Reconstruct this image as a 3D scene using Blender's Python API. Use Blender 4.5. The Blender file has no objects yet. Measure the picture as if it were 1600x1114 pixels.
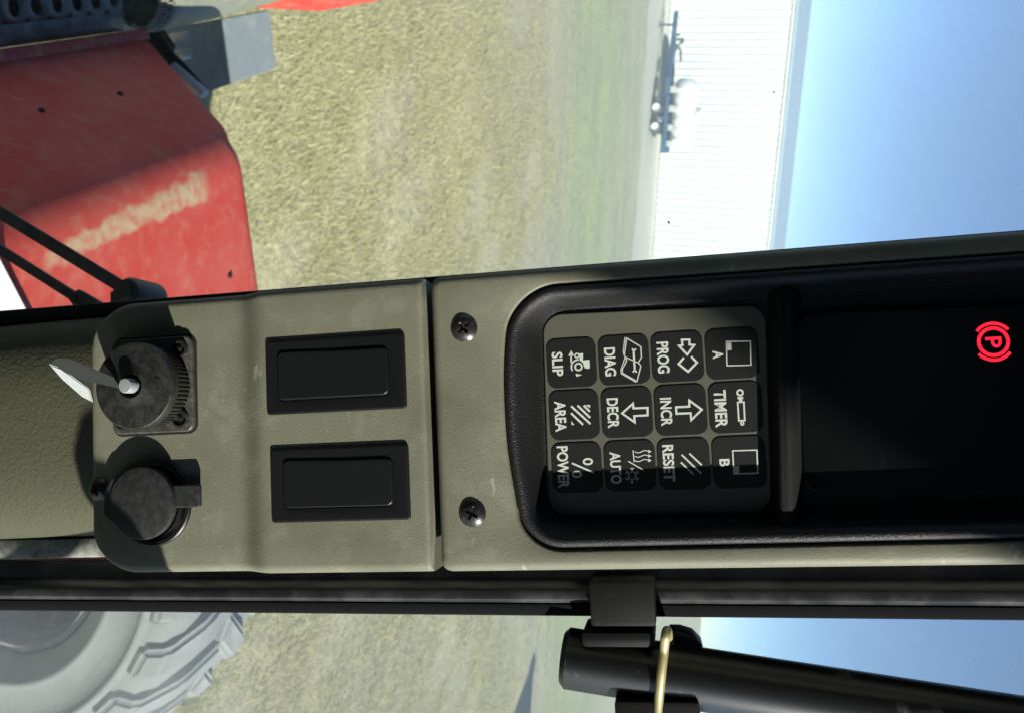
import bpy, bmesh, math, random
import numpy as np
from mathutils import Vector, Matrix

random.seed(7); rng = np.random.default_rng(7)
SC = bpy.context.scene
COL = SC.collection
rad = math.radians

# ------------------------------------------------------------------ camera
# the photograph was taken with the camera turned on its side: the place's "up" is the picture's right
FPX = 1300.0                                   # focal length in photograph pixels (1600 x 1114)
CAM = Vector((0, 0, 3.0))                      # eye point in the cab, metres above the field
yaw, pitch, roll = rad(27.0), rad(-14.5), rad(5.5)
F = Vector((math.sin(yaw)*math.cos(pitch), math.cos(yaw)*math.cos(pitch), math.sin(pitch)))
R0 = Vector((math.cos(yaw), -math.sin(yaw), 0)); U0 = R0.cross(F)
U = U0*math.cos(roll) - R0*math.sin(roll)
R = R0*math.cos(roll) + U0*math.sin(roll)
cd = bpy.data.cameras.new('camera'); cam = bpy.data.objects.new('camera', cd); COL.objects.link(cam)
cm = Matrix((U, -R, -F)).transposed().to_4x4(); cm.translation = CAM
cam.matrix_world = cm
cd.sensor_fit = 'HORIZONTAL'; cd.sensor_width = 36; cd.lens = 36*FPX/1600
cd.clip_start = 0.02; cd.clip_end = 3000
cd.dof.use_dof = True; cd.dof.focus_distance = 0.36; cd.dof.aperture_fstop = 23      # focused on the keypad, the field slightly soft
SC.camera = cam

def ray(ix, iy):                               # direction per metre of depth
    return F + R*((iy-557)/FPX) + U*((ix-800)/FPX)
def at(ix, iy, d): return CAM + ray(ix, iy)*d
def on_plane(ix, iy, p, n):
    r = ray(ix, iy); return CAM + r*((p-CAM).dot(n)/r.dot(n))
def ground(ix, iy, z=0.0): return on_plane(ix, iy, Vector((0, 0, z)), Vector((0, 0, 1)))

# console frame: x across, y up the post, z towards the driver
D0, ga, gb = 0.36, 0.00005, 0.000145
Nn = R*(ga*FPX) + U*(gb*FPX) + F*(1-ga*103)
CZ = -(Nn.normalized())
CO = at(800, 660, D0)
_q = on_plane(900, 655.5, CO, CZ)
CY = (_q-CO).normalized(); CX = CY.cross(CZ).normalized()
CM = Matrix((CX, CY, CZ)).transposed().to_4x4(); CM.translation = CO
CMI = CM.inverted()
def L(ix, iy, z=0.0):                          # photograph point -> console coordinates at height z
    p = on_plane(ix, iy, CO+CZ*z, CZ); q = CMI @ p; return Vector((q.x, q.y, z))

# ------------------------------------------------------------------ sky, sun, exposure
SUN_LOCAL = Vector((1.75, 0.66, 0.92)).normalized()   # towards the sun, console frame
SUN = (CM.to_3x3() @ SUN_LOCAL).normalized()
elev = math.asin(SUN.z); azim = math.atan2(SUN.x, SUN.y)
W = bpy.data.worlds.new('World'); SC.world = W; W.use_nodes = True
wn = W.node_tree; wn.nodes.clear()
sky = wn.nodes.new('ShaderNodeTexSky'); sky.sky_type = 'NISHITA'; sky.sun_disc = False
sky.sun_elevation = elev; sky.sun_rotation = azim; sky.altitude = 1200
sky.air_density = 0.75; sky.dust_density = 0.0; sky.ozone_density = 4.0
bg = wn.nodes.new('ShaderNodeBackground'); bg.inputs[1].default_value = 0.10
wo = wn.nodes.new('ShaderNodeOutputWorld')
wn.links.new(sky.outputs[0], bg.inputs[0]); wn.links.new(bg.outputs[0], wo.inputs[0])
sd = bpy.data.lights.new('sun', 'SUN'); sd.energy = 5.0; sd.angle = rad(0.55); sd.color = (1.0, 0.95, 0.86)
so = bpy.data.objects.new('sun', sd); COL.objects.link(so)
so.rotation_euler = SUN.to_track_quat('Z', 'Y').to_euler()
SC.view_settings.view_transform = 'Standard'; SC.view_settings.look = 'None'
SC.view_settings.exposure = 1.0; SC.view_settings.gamma = 1.0; SC.view_settings.use_curve_mapping = False
SC.render.engine = 'CYCLES'
SC.cycles.use_denoising = True; SC.cycles.use_adaptive_sampling = True; SC.cycles.adaptive_threshold = 0.02
SC.cycles.max_bounces = 6; SC.cycles.diffuse_bounces = 3; SC.cycles.glossy_bounces = 2; SC.cycles.transparent_max_bounces = 16
SC.cycles.caustics_reflective = False; SC.cycles.caustics_refractive = False

# ------------------------------------------------------------------ helpers
def tag(o, label=None, cat=None, group=None, kind=None):
    if label: o['label'] = label
    if cat: o['category'] = cat
    if group: o['group'] = group
    if kind: o['kind'] = kind
    return o
def empty(name, M=None):
    o = bpy.data.objects.new(name, None); COL.objects.link(o); o.empty_display_size = 0.02
    if M is not None: o.matrix_world = M
    return o
def mobj(name, me, mat, parent=None, smooth=None):
    if mat is not None and not me.materials: me.materials.append(mat)
    o = bpy.data.objects.new(name, me); COL.objects.link(o)
    if parent is not None: o.parent = parent
    if smooth is not None:
        for p in me.polygons: p.use_smooth = True
        if smooth < 179: me.set_sharp_from_angle(angle=rad(smooth))
    return o
def fm(name, bm, mat, parent=None, smooth=None, normals=True):
    if normals: bmesh.ops.recalc_face_normals(bm, faces=bm.faces)
    me = bpy.data.meshes.new(name); bm.to_mesh(me); bm.free()
    return mobj(name, me, mat, parent, smooth)

def rpoly(c, radii, seg=8):
    """polygon with rounded corners; c = list of 2D points"""
    out = []; n = len(c)
    if not hasattr(radii, '__len__'): radii = [radii]*n
    for i in range(n):
        p = Vector(c[i][:2]); a = (Vector(c[i-1][:2])-p); b = (Vector(c[(i+1) % n][:2])-p)
        r = min(radii[i], a.length*.49, b.length*.49)
        if r <= 0: out.append(p); continue
        a = p+a.normalized()*r; b = p+b.normalized()*r
        for k in range(seg+1):
            t = k/seg; out.append(a*(1-t)**2 + p*(2*t*(1-t)*0.82+0.0) + b*t**2 + p*0 + (a*(1-t)+b*t)*(2*t*(1-t)*0.18))
    return out
def rrect(cx, cy, w, h, r, seg=6):
    return rpoly([(cx-w/2, cy-h/2), (cx+w/2, cy-h/2), (cx+w/2, cy+h/2), (cx-w/2, cy+h/2)], r, seg)
def circ(cx, cy, r, n=32, ry=None):
    return [Vector((cx+r*math.cos(2*math.pi*k/n), cy+(ry or r)*math.sin(2*math.pi*k/n))) for k in range(n)]
def inset(pts, d):
    n = len(pts); out = []
    area = sum(pts[i].x*pts[(i+1) % n].y-pts[(i+1) % n].x*pts[i].y for i in range(n))
    s = 1 if area > 0 else -1
    for i in range(n):
        t = (pts[(i+1) % n]-pts[i-1])
        if t.length < 1e-9: out.append(pts[i].copy()); continue
        t.normalize(); out.append(pts[i]+Vector((-t.y, t.x))*s*d)
    return out
def rings(bm, rs, cap0=False, cap1=True):
    """bridge a list of equal-length rings of 3D points"""
    vs = [[bm.verts.new(p) for p in r] for r in rs]; n = len(rs[0])
    for a, b in zip(vs, vs[1:]):
        for i in range(n): bm.faces.new((a[i], a[(i+1) % n], b[(i+1) % n], b[i]))
    if cap0: bm.faces.new(vs[0][::-1])
    if cap1: bm.faces.new(vs[-1])
    return vs
def slab(outline, z0, z1, r=0.0, seg=3, bm=None, cap0=True):
    """outline extruded z0..z1 with a rounded upper edge"""
    bm = bm or bmesh.new(); rs = [[Vector((p.x, p.y, z0)) for p in outline]]
    if r <= 0: rs.append([Vector((p.x, p.y, z1)) for p in outline])
    else:
        for k in range(seg+1):
            t = k/seg*math.pi/2; q = inset(outline, r*(1-math.cos(t)))
            rs.append([Vector((p.x, p.y, z1-r+r*math.sin(t))) for p in q])
        rs.append([Vector((p.x, p.y, z1)) for p in inset(outline, r*1.25)])
    rings(bm, rs, cap0, True); return bm
def box(bm, lo, hi, M=None, bev=0.0):
    lo, hi = Vector(lo), Vector(hi); c = (lo+hi)/2; s = hi-lo
    g = bmesh.ops.create_cube(bm, size=1.0, matrix=(M or Matrix())@Matrix.Translation(c)@Matrix.Diagonal((s.x, s.y, s.z, 1)))
    if bev > 0:
        es = list({e for v in g['verts'] for e in v.link_edges})
        bmesh.ops.bevel(bm, geom=es, offset=bev, segments=2, affect='EDGES', profile=0.6)
    return bm
def frame_of(d):
    d = d.normalized(); a = Vector((0, 0, 1)) if abs(d.z) < .9 else Vector((1, 0, 0))
    x = a.cross(d).normalized(); return x, d.cross(x)
def tube(bm, pts, r, n=16, caps=True, bev=0.0):
    """tube through points; r scalar or list"""
    pts = [Vector(p) for p in pts]; rs = r if hasattr(r, '__len__') else [r]*len(pts); rr = []
    x = None
    for i, p in enumerate(pts):
        d = (pts[min(i+1, len(pts)-1)]-pts[max(i-1, 0)]).normalized()
        if x is None: x, y = frame_of(d)
        else:
            x = (x-d*x.dot(d)).normalized(); y = d.cross(x)
        rr.append([p+(x*math.cos(2*math.pi*k/n)+y*math.sin(2*math.pi*k/n))*rs[i] for k in range(n)])
    if bev > 0:
        d0 = (pts[1]-pts[0]).normalized(); d1 = (pts[-1]-pts[-2]).normalized()
        def sh(ring, c, d, k): return [c+(p-c)*k+d for p in ring]
        k0 = 1-bev/rs[0]; k1 = 1-bev/rs[-1]
        a, b = rr[0], rr[-1]
        rr[0] = sh(a, pts[0], d0*bev, 1.0); rr.insert(0, sh(a, pts[0], d0*0, k0))
        rr[-1] = sh(b, pts[-1], -d1*bev, 1.0); rr.append(sh(b, pts[-1], d1*0, k1))
    rings(bm, rr, caps, caps); return bm
def lathe(bm, prof, n=40, M=None, closed=False):
    """prof: list of (r, z)"""
    M = M or Matrix(); vs = []
    for r, z in prof:
        if r < 1e-7: vs.append([bm.verts.new(M@Vector((0, 0, z)))])
        else: vs.append([bm.verts.new(M@Vector((r*math.cos(2*math.pi*k/n), r*math.sin(2*math.pi*k/n), z))) for k in range(n)])
    seq = list(zip(vs, vs[1:]))
    if closed: seq.append((vs[-1], vs[0]))
    for a, b in seq:
        for k in range(n):
            j = (k+1) % n
            if len(a) == 1 and len(b) == 1: continue
            if len(a) == 1: bm.faces.new((a[0], b[k], b[j]))
            elif len(b) == 1: bm.faces.new((a[k], a[j], b[0]))
            else: bm.faces.new((a[k], a[j], b[j], b[k]))
    return bm

# ------------------------------------------------------------------ materials
def mat(name, col, rough=0.6, metal=0.0, spec=0.5, var=None, vscale=8, vdetail=6, bump=0.0, bscale=600, bdetail=2,
        dust=None, dscale=30, dlo=.5, dhi=.7, emis=None, estr=0.0, coat=0.0, bdist=0.001, rvar=0.0):
    m = bpy.data.materials.new(name); m.use_nodes = True; t = m.node_tree; N = t.nodes; K = t.links
    b = N['Principled BSDF']
    b.inputs['Roughness'].default_value = rough; b.inputs['Metallic'].default_value = metal
    b.inputs['Specular IOR Level'].default_value = spec; b.inputs['Coat Weight'].default_value = coat
    tc = N.new('ShaderNodeTexCoord')
    def noise(sc, det=4, rgh=.55):
        n = N.new('ShaderNodeTexNoise'); n.inputs['Scale'].default_value = sc; n.inputs['Detail'].default_value = det
        n.inputs['Roughness'].default_value = rgh; K.new(tc.outputs['Object'], n.inputs['Vector']); return n
    cur = None
    c4 = (*col, 1)
    b.inputs['Base Color'].default_value = c4
    if var:
        n = noise(vscale, vdetail); r = N.new('ShaderNodeValToRGB')
        r.color_ramp.elements[0].position = .32; r.color_ramp.elements[1].position = .68
        r.color_ramp.elements[0].color = c4; r.color_ramp.elements[1].color = (*var, 1)
        K.new(n.outputs['Fac'], r.inputs[0]); cur = r.outputs[0]
    if dust:
        n = noise(dscale, 8, .65); r = N.new('ShaderNodeValToRGB')
        r.color_ramp.elements[0].position = dlo; r.color_ramp.elements[1].position = dhi
        x = N.new('ShaderNodeMix'); x.data_type = 'RGBA'
        K.new(n.outputs['Fac'], r.inputs[0]); K.new(r.outputs[0], x.inputs['Factor'])
        if cur: K.new(cur, x.inputs['A'])
        else: x.inputs['A'].default_value = c4
        x.inputs['B'].default_value = (*dust, 1); cur = x.outputs['Result']
        rr = N.new('ShaderNodeMapRange'); rr.inputs['To Min'].default_value = rough; rr.inputs['To Max'].default_value = min(1, rough+.35)
        K.new(r.outputs[0], rr.inputs['Value']); K.new(rr.outputs[0], b.inputs['Roughness'])
    if cur: K.new(cur, b.inputs['Base Color'])
    if bump > 0:
        n = noise(bscale, bdetail); bp = N.new('ShaderNodeBump'); bp.inputs['Strength'].default_value = bump
        bp.inputs['Distance'].default_value = bdist; K.new(n.outputs['Fac'], bp.inputs['Height']); K.new(bp.outputs[0], b.inputs['Normal'])
    if emis:
        b.inputs['Emission Color'].default_value = (*emis, 1); b.inputs['Emission Strength'].default_value = estr
    return m

OLIVE = (0.108, 0.111, 0.075)
M_olive = mat('olive_grained_plastic', OLIVE, .62, var=(.120, .123, .085), vscale=18, bump=.24, bscale=900, bdetail=3, bdist=.0006,
              dust=(.17, .170, .122), dscale=48, dlo=.52, dhi=.85)
def scuffs(m, col, scale, lo, hi, stretch=(1, 1, 1)):
    t = m.node_tree; N = t.nodes; K = t.links; b = N['Principled BSDF']; src = b.inputs['Base Color'].links[0].from_socket
    tc = N.new('ShaderNodeTexCoord'); mp = N.new('ShaderNodeMapping'); mp.inputs['Scale'].default_value = stretch; mp.inputs['Rotation'].default_value = (0, 0, .5)
    n = N.new('ShaderNodeTexNoise'); n.inputs['Scale'].default_value = scale; n.inputs['Detail'].default_value = 3; K.new(tc.outputs['Object'], mp.inputs[0]); K.new(mp.outputs[0], n.inputs['Vector'])
    r = N.new('ShaderNodeMapRange'); r.inputs['From Min'].default_value = lo; r.inputs['From Max'].default_value = hi; K.new(n.outputs['Fac'], r.inputs['Value'])
    x = N.new('ShaderNodeMix'); x.data_type = 'RGBA'; x.inputs['B'].default_value = (*col, 1); K.new(r.outputs[0], x.inputs['Factor']); K.new(src, x.inputs['A']); K.new(x.outputs['Result'], b.inputs['Base Color'])
scuffs(M_olive, (.20, .205, .16), 95, .69, .73, (.45, 1, 1)); scuffs(M_olive, (.19, .185, .13), 700, .66, .74); scuffs(M_olive, (.082, .083, .056), 16, .52, .75)
M_trim = mat('olive_brown_trim', (.038, .040, .019), .75, var=(.047, .049, .024), vscale=14, bump=.6, bscale=520, bdetail=5, bdist=.0009)
M_black = mat('black_grained_plastic', (.0065, .007, .0075), .48, spec=.38, bump=.8, bscale=1500, bdetail=2, bdist=.0005,
              dust=(.035, .036, .033), dscale=420, dlo=.66, dhi=.80)
M_blackm = mat('matt_black_plastic', (.006, .0065, .007), .75, spec=.2, bump=.4, bscale=1500, bdist=.0004)
M_blank = mat('black_switch_plastic', (.0045, .005, .0055), .42, spec=.3, dust=(.05, .055, .05), dscale=1100, dlo=.70, dhi=.80)
M_screen = mat('dark_display_glass', (.003, .0034, .003), .28, spec=.2, dust=(.0055, .006, .0055), dscale=300, dlo=.6, dhi=.85)
M_key = mat('black_membrane_print', (.008, .0088, .008), .5, spec=.3, dust=(.035, .036, .032), dscale=900, dlo=.68, dhi=.84)
M_memb = mat('olive_membrane', (.070, .073, .052), .5, dust=(.2, .2, .16), dscale=700, dlo=.66, dhi=.86)
M_print = mat('pale_print', (.42, .455, .405), .65, dust=(.30, .31, .27), dscale=500, dlo=.5, dhi=.8)
M_red_lamp = mat('red_warning_lamp', (.3, .005, .01), .5, emis=(1.0, .015, .04), estr=.8)
M_screw = mat('black_oxide_screw', (.012, .012, .012), .32, metal=.0, dust=(.09, .09, .08), dscale=500, dlo=.55, dhi=.78)
M_ign = mat('dusty_black_metal', (.010, .011, .010), .42, spec=.4, dust=(.034, .034, .028), dscale=260, dlo=.42, dhi=.95)
M_ignp = mat('worn_black_plate', (.03, .03, .027), .38, dust=(.12, .12, .095), dscale=200, dlo=.40, dhi=.95)
M_cap = mat('dusty_rubber_cap', (.011, .0125, .0125), .5, spec=.35, dust=(.028, .030, .028), dscale=320, dlo=.4, dhi=.95)
M_keymetal = mat('nickel_key', (.24, .26, .26), .5, metal=.2, dust=(.2, .21, .2), dscale=200)
M_post = mat('black_painted_steel', (.009, .010, .012), .36, spec=.6, dust=(.05, .055, .055), dscale=40, dlo=.45, dhi=.95)
M_seal = mat('dusty_rubber_seal', (.05, .055, .05), .7, dust=(.30, .31, .27), dscale=60, dlo=.4, dhi=.7)
M_arm = mat('black_powder_coat', (.006, .0066, .0075), .36, spec=.55, dust=(.10, .11, .11), dscale=75, dlo=.60, dhi=.82)
M_zinc = mat('yellow_zinc_wire', (.36, .31, .13), .4, metal=.55, var=(.5, .46, .25), vscale=120)
M_red = mat('red_paint', (.42, .045, .034), .65, spec=.12, var=(.43, .085, .065), vscale=5, dust=(.44, .19, .13), dscale=26, dlo=.49, dhi=.92)
M_redside = mat('red_paint_dull', (.36, .010, .014), .5, dust=(.34, .20, .14), dscale=26, dlo=.5, dhi=.95)
M_dirt = mat('dried_dirt_on_paint', (.42, .33, .19), .9, var=(.46, .12, .10), vscale=30)
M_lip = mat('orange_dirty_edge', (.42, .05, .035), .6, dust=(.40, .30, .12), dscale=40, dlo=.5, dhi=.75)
M_shield = mat('dusty_black_steel', (.02, .024, .024), .45, dust=(.17, .19, .16), dscale=14, dlo=.42, dhi=.72, bump=.15, bscale=90)
M_pipe = mat('dusty_grey_steel', (.16, .17, .13), .55, var=(.22, .225, .17), vscale=8, dust=(.3, .3, .24), dscale=24, dlo=.55, dhi=.8)
M_hole = mat('dark_interior', (.012, .014, .013), .8)  # near black, seen through the shield holes
M_flap = mat('dusty_rubber_flap', (.15, .18, .21), .8, dust=(.30, .31, .26), dscale=14, dlo=.5, dhi=.85)
M_brk = mat('black_bracket', (.01, .012, .011), .75, spec=.2)
M_rub = mat('matt_black_rubber', (.005, .005, .006), .95, spec=.08)
M_clamp = mat('worn_clamp_shaded', (.0035, .0038, .0042), .6, spec=.2, dust=(.02, .021, .02), dscale=150, dlo=.6, dhi=.9)  # near black puts the clamp's shade into its colour
M_rod = mat('pale_grey_rod', (.34, .36, .33), .6)
M_white = mat('white_sunlit_paint', (.8, .78, .68), .5)
M_tyre = mat('dust_caked_rubber', (.215, .226, .22), .95, spec=.1, var=(.24, .25, .243), vscale=4, dust=(.285, .288, .26), dscale=7, dlo=.5, dhi=.8, bump=.2, bscale=60, bdist=.004)
M_rim = mat('dusty_wheel_rim', (.17, .165, .165), .7, dust=(.3, .29, .26), dscale=12)
M_wiper = mat('wiper_black', (.02, .019, .018), .5, dust=(.10, .085, .075), dscale=60, dlo=.4, dhi=.8)
M_siding = mat('white_painted_siding', (.62, .65, .64), .6, var=(.66, .68, .67), vscale=1.5)
M_bump = mat('grey_roof_metal', (.36, .47, .56), .5)
M_conc = mat('pale_concrete', (.50, .50, .43), .9)
M_blue = mat('blue_trailer_paint', (.03, .095, .18), .6)
M_bluedk = mat('dark_blue_grey_tyre', (.05, .07, .09), .8)
M_tank = mat('white_poly_tank', (.82, .84, .82), .45)
M_roof_in = mat('dark_headliner', (.03, .03, .03), .9)

# ================================================================== THE SETTING
WA = ground(1040, 0); WD = (ground(1013, 390)-WA).normalized(); WN = Vector((-WD.y, WD.x, 0))   # far shed wall: foot, direction, away
WALLM = Matrix((WD, WN, Vector((0, 0, 1)))).transposed().to_4x4(); WALLM.translation = WA         # x along the wall, y beyond it

def ground_material():
    m = bpy.data.materials.new('stubble_soil'); m.use_nodes = True; t = m.node_tree; N = t.nodes; K = t.links
    b = N['Principled BSDF']; b.inputs['Roughness'].default_value = .95; b.inputs['Specular IOR Level'].default_value = .1
    tc = N.new('ShaderNodeTexCoord'); sep = N.new('ShaderNodeSeparateXYZ'); K.new(tc.outputs['Object'], sep.inputs[0])
    def noise(sc, det=5, stretch=None):
        n = N.new('ShaderNodeTexNoise'); n.inputs['Scale'].default_value = sc; n.inputs['Detail'].default_value = det; n.inputs['Roughness'].default_value = .6
        if stretch:
            mp = N.new('ShaderNodeMapping'); mp.inputs['Scale'].default_value = stretch; K.new(tc.outputs['Object'], mp.inputs[0]); K.new(mp.outputs[0], n.inputs['Vector'])
        else: K.new(tc.outputs['Object'], n.inputs['Vector'])
        return n
    n1 = noise(.6, 6); mul = N.new('ShaderNodeMath'); mul.operation = 'MULTIPLY_ADD'; mul.inputs[1].default_value = 5.0
    off = N.new('ShaderNodeMath'); off.operation = 'SUBTRACT'; off.inputs[1].default_value = 2.5
    K.new(n1.outputs['Fac'], mul.inputs[0]); K.new(sep.outputs['Y'], mul.inputs[2]); K.new(mul.outputs[0], off.inputs[0])
    mr = N.new('ShaderNodeMapRange'); mr.inputs['From Min'].default_value = -30; mr.inputs['From Max'].default_value = 0
    K.new(off.outputs[0], mr.inputs['Value'])
    r = N.new('ShaderNodeValToRGB'); e = r.color_ramp.elements
    stops = [(0.0, (0.395, 0.37, 0.25)), (.34, (0.405, 0.38, 0.255)), (.42, (0.385, 0.365, 0.265)), (.50, (0.38, 0.365, 0.265)), (.55, (0.35, 0.385, 0.245)), (.66, (0.36, 0.395, 0.255)), (.76, (0.375, 0.395, 0.30)), (.9, (.40, .42, .32)), (1, (.42, .44, .34))]
    e[0].position, e[0].color = stops[0][0], (*stops[0][1], 1); e[1].position, e[1].color = 1, (*stops[-1][1], 1)
    for p, c in stops[1:-1]:
        x = e.new(p); x.color = (*c, 1)
    K.new(mr.outputs[0], r.inputs[0])
    n2 = noise(7, 8, (1, .8, 1)); r2 = N.new('ShaderNodeValToRGB'); r2.color_ramp.elements[0].position = .36; r2.color_ramp.elements[1].position = .66
    r2.color_ramp.elements[0].color = (.88, .87, .88, 1); r2.color_ramp.elements[1].color = (1.10, 1.10, 1.02, 1)
    K.new(n2.outputs['Fac'], r2.inputs[0])
    n3 = noise(1.1, 4, (.35, 1, 1)); r3 = N.new('ShaderNodeValToRGB'); r3.color_ramp.elements[0].position = .35; r3.color_ramp.elements[1].position = .65
    r3.color_ramp.elements[0].color = (.88, .88, .92, 1); r3.color_ramp.elements[1].color = (1.1, 1.1, 1.0, 1); K.new(n3.outputs['Fac'], r3.inputs[0])
    x1 = N.new('ShaderNodeMix'); x1.data_type = 'RGBA'; x1.blend_type = 'MULTIPLY'; x1.inputs['Factor'].default_value = 1
    x2 = N.new('ShaderNodeMix'); x2.data_type = 'RGBA'; x2.blend_type = 'MULTIPLY'; x2.inputs['Factor'].default_value = 1
    K.new(r.outputs[0], x1.inputs['A']); K.new(r2.outputs[0], x1.inputs['B']); K.new(x1.outputs['Result'], x2.inputs['A']); K.new(r3.outputs[0], x2.inputs['B'])
    K.new(x2.outputs['Result'], b.inputs['Base Color'])
    bp = N.new('ShaderNodeBump'); bp.inputs['Strength'].default_value = .6; bp.inputs['Distance'].default_value = .05
    K.new(n2.outputs['Fac'], bp.inputs['Height']); K.new(bp.outputs[0], b.inputs['Normal'])
    return m
bm = bmesh.new(); bmesh.ops.create_grid(bm, x_segments=8, y_segments=8, size=1500)
gr = fm('field', bm, ground_material()); gr.matrix_world = WALLM; tag(gr, 'dry stubble field of tan soil', 'field', kind='structure')

# gravel strip along the shed, slightly raised
M_gravel = mat('pale_gravel', (.40, .415, .36), .95, var=(.46, .47, .40), vscale=1.2, bump=.4, bscale=30, bdist=.02)
bm = bmesh.new(); nseg = 60; vl = []
for i in range(nseg+1):
    x = -14+i*36/nseg; w = .16*math.sin(i*1.7)+.12*math.sin(i*.61+1)
    vl.append((bm.verts.new((x, -4.35+w, .004)), bm.verts.new((x, -.9+.3*w, .05)), bm.verts.new((x, 14, .05))))
for a, b in zip(vl, vl[1:]):
    for k in range(2): bm.faces.new((a[k], b[k], b[k+1], a[k+1]))
o = fm('gravel_strip', bm, M_gravel); o.matrix_world = WALLM; tag(o, 'pale gravel strip along the foot of the white shed', 'gravel', kind='structure')

# stubble and weeds: uncountable, one object
def grass(name, n_tuft, rmin, rmax, az0, az1, hmin, hmax, nb, m, width, seed, band=None, power=1.0, rows=True):
    g = np.random.default_rng(seed)
    r = rmin+(rmax-rmin)*g.random(n_tuft)**power; az = np.radians(az0+(az1-az0)*g.random(n_tuft))
    px = r*np.sin(az); py = r*np.cos(az)
    dx = px-WA.x; dy = py-WA.y; s = dx*WD.x+dy*WD.y; t = dx*WN.x+dy*WN.y
    lim = -17.3+1.3*np.sin(s*.55)+.9*np.sin(s*1.3+1)
    if band: keep = (t > band[0]+.8*np.sin(s*.9)) & (t < band[1]+.8*np.sin(s*.7+2))
    else: keep = t < lim+g.normal(0, .6, n_tuft)
    cl = np.sin(s*2.1+1.3*np.sin(t*1.1))+np.sin(t*2.6+1.7*np.sin(s*.8))+.8*np.sin(s*5.3+t*3.1)+g.normal(0, .9, n_tuft)
    if rows: keep &= cl > -1.0
    # nothing grows where the tractor stands
    keep &= ~((px < 1.0) & (py < 3.2)) & ~((np.abs(px-1.92) < 1.0) & (py < 2.6))
    px, py, r = px[keep], py[keep], r[keep]; n = len(px)
    P = np.repeat(np.stack([px, py, np.zeros(n)], 1), nb, 0); k = n*nb
    P[:, :2] += g.normal(0, .035, (k, 2))
    a = g.random(k)*2*np.pi; lean = g.uniform(.5, 1.45, k); h = g.uniform(hmin, hmax, k); w = width*g.uniform(.6, 1.4, k)*(1+np.repeat(r, nb)*.06)
    D = np.stack([np.cos(a)*np.sin(lean), np.sin(a)*np.sin(lean), np.cos(lean)], 1)
    S = np.stack([-np.sin(a), np.cos(a), np.zeros(k)], 1)*w[:, None]
    mid = P+D*(h*.6)[:, None]; D2 = D.copy(); D2[:, 2] -= .45; tip = mid+D2*(h*.45)[:, None]
    tip[:, 2] = np.maximum(tip[:, 2], .01)
    V = np.stack([P-S, P+S, mid+S*.8, mid-S*.8, tip], 1).reshape(-1, 3)
    b = np.arange(k)*5
    loops = np.stack([b, b+1, b+2, b+3, b+3, b+2, b+4], 1).reshape(-1)
    starts = np.stack([np.arange(k)*7, np.arange(k)*7+4], 1).reshape(-1); tot = np.tile([4, 3], k)
    me = bpy.data.meshes.new(name); me.vertices.add(len(V)); me.vertices.foreach_set('co', V.astype(np.float32).ravel())
    me.loops.add(len(loops)); me.loops.foreach_set('vertex_index', loops.astype(np.int32))
    me.polygons.add(len(starts)); me.polygons.foreach_set('loop_start', starts.astype(np.int32)); me.polygons.foreach_set('loop_total', tot.astype(np.int32))
    me.update(); me.validate()
    return mobj(name, me, m)
M_grass = mat('dry_weed_stalks', (.53, .51, .28), .85, spec=.05, var=(.64, .60, .37), vscale=2.2, vdetail=8)
M_grass2 = mat('greyed_low_grass', (.37, .41, .25), .9, spec=.05, var=(.42, .45, .30), vscale=.8, vdetail=8)
for m_ in (M_grass, M_grass2):
    t_ = m_.node_tree; b_ = t_.nodes['Principled BSDF']; tl_ = t_.nodes.new('ShaderNodeBsdfTranslucent'); mx_ = t_.nodes.new('ShaderNodeMixShader'); mx_.inputs[0].default_value = .4
    t_.links.new(b_.inputs['Base Color'].links[0].from_socket, tl_.inputs[0]); t_.links.new(b_.outputs[0], mx_.inputs[1]); t_.links.new(tl_.outputs[0], mx_.inputs[2]); t_.links.new(mx_.outputs[0], t_.nodes['Material Output'].inputs[0])
tag(grass('stubble', 82000, 3.0, 15.5, -2, 56, .03, .085, 6, M_grass, .0014, 3, power=.8), 'yellow green dry stubble and weeds in the near field', 'stubble', kind='stuff')
tag(grass('low_grass', 16000, 9, 27, -2, 54, .01, .03, 6, M_grass2, .0028, 5, band=(-15.2, -4.2), rows=False), 'thin greenish grass between the field and the gravel', 'grass', kind='stuff')

# ------------------------------------------------------------------ far white shed
shed = empty('metal_shed', WALLM.copy())
tag(shed, 'long white ribbed metal shed with grey roof beyond the field', 'shed')
EH = 4.05; PW = .66                                     # eave height, siding panel width
x0, npan = -8.6, 36
bm = bmesh.new(); prof = []
for k in range(3):                                       # three ribs per panel
    b0 = k*PW/3
    prof += [(b0+.002 if k == 0 else b0, 0), (b0+.15, 0), (b0+.168, -.024), (b0+.190, -.024), (b0+.207, 0)]
prof.append((PW-.002, 0))
vs = [(bm.verts.new((x, y, .18)), bm.verts.new((x, y, EH))) for x, y in prof]
for a, b in zip(vs, vs[1:]): bm.faces.new((a[0], b[0], b[1], a[1]))
me = bpy.data.meshes.new('siding_panel'); bm.to_mesh(me); bm.free(); me.materials.append(M_siding)
for i in range(npan):
    o = mobj('siding_panel', me, None, shed); o.location = (x0+i*PW, rng.uniform(-.004, .004), 0)
x1 = x0+npan*PW
bm = bmesh.new(); box(bm, (x0, .05, .0), (x1, 9.9, EH-.05)); fm('wall_core', bm, M_siding, shed)
bm = bmesh.new(); box(bm, (x0-.05, -.06, -.02), (x1+.05, .045, .16), bev=.01); fm('foundation', bm, M_conc, shed)
bm = bmesh.new(); rise = .62
pr = [(-.09, EH-.02), (-.09, EH+.05), (5, EH+rise+.06), (10.2, EH+.06), (10.2, EH-.06), (5, EH+rise-.06)]
a = [bm.verts.new((x0-.3, y, z)) for y, z in pr]; b = [bm.verts.new((x1+.3, y, z)) for y, z in pr]
for k in range(6): bm.faces.new((a[k], a[(k+1) % 6], b[(k+1) % 6], b[k]))
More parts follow.
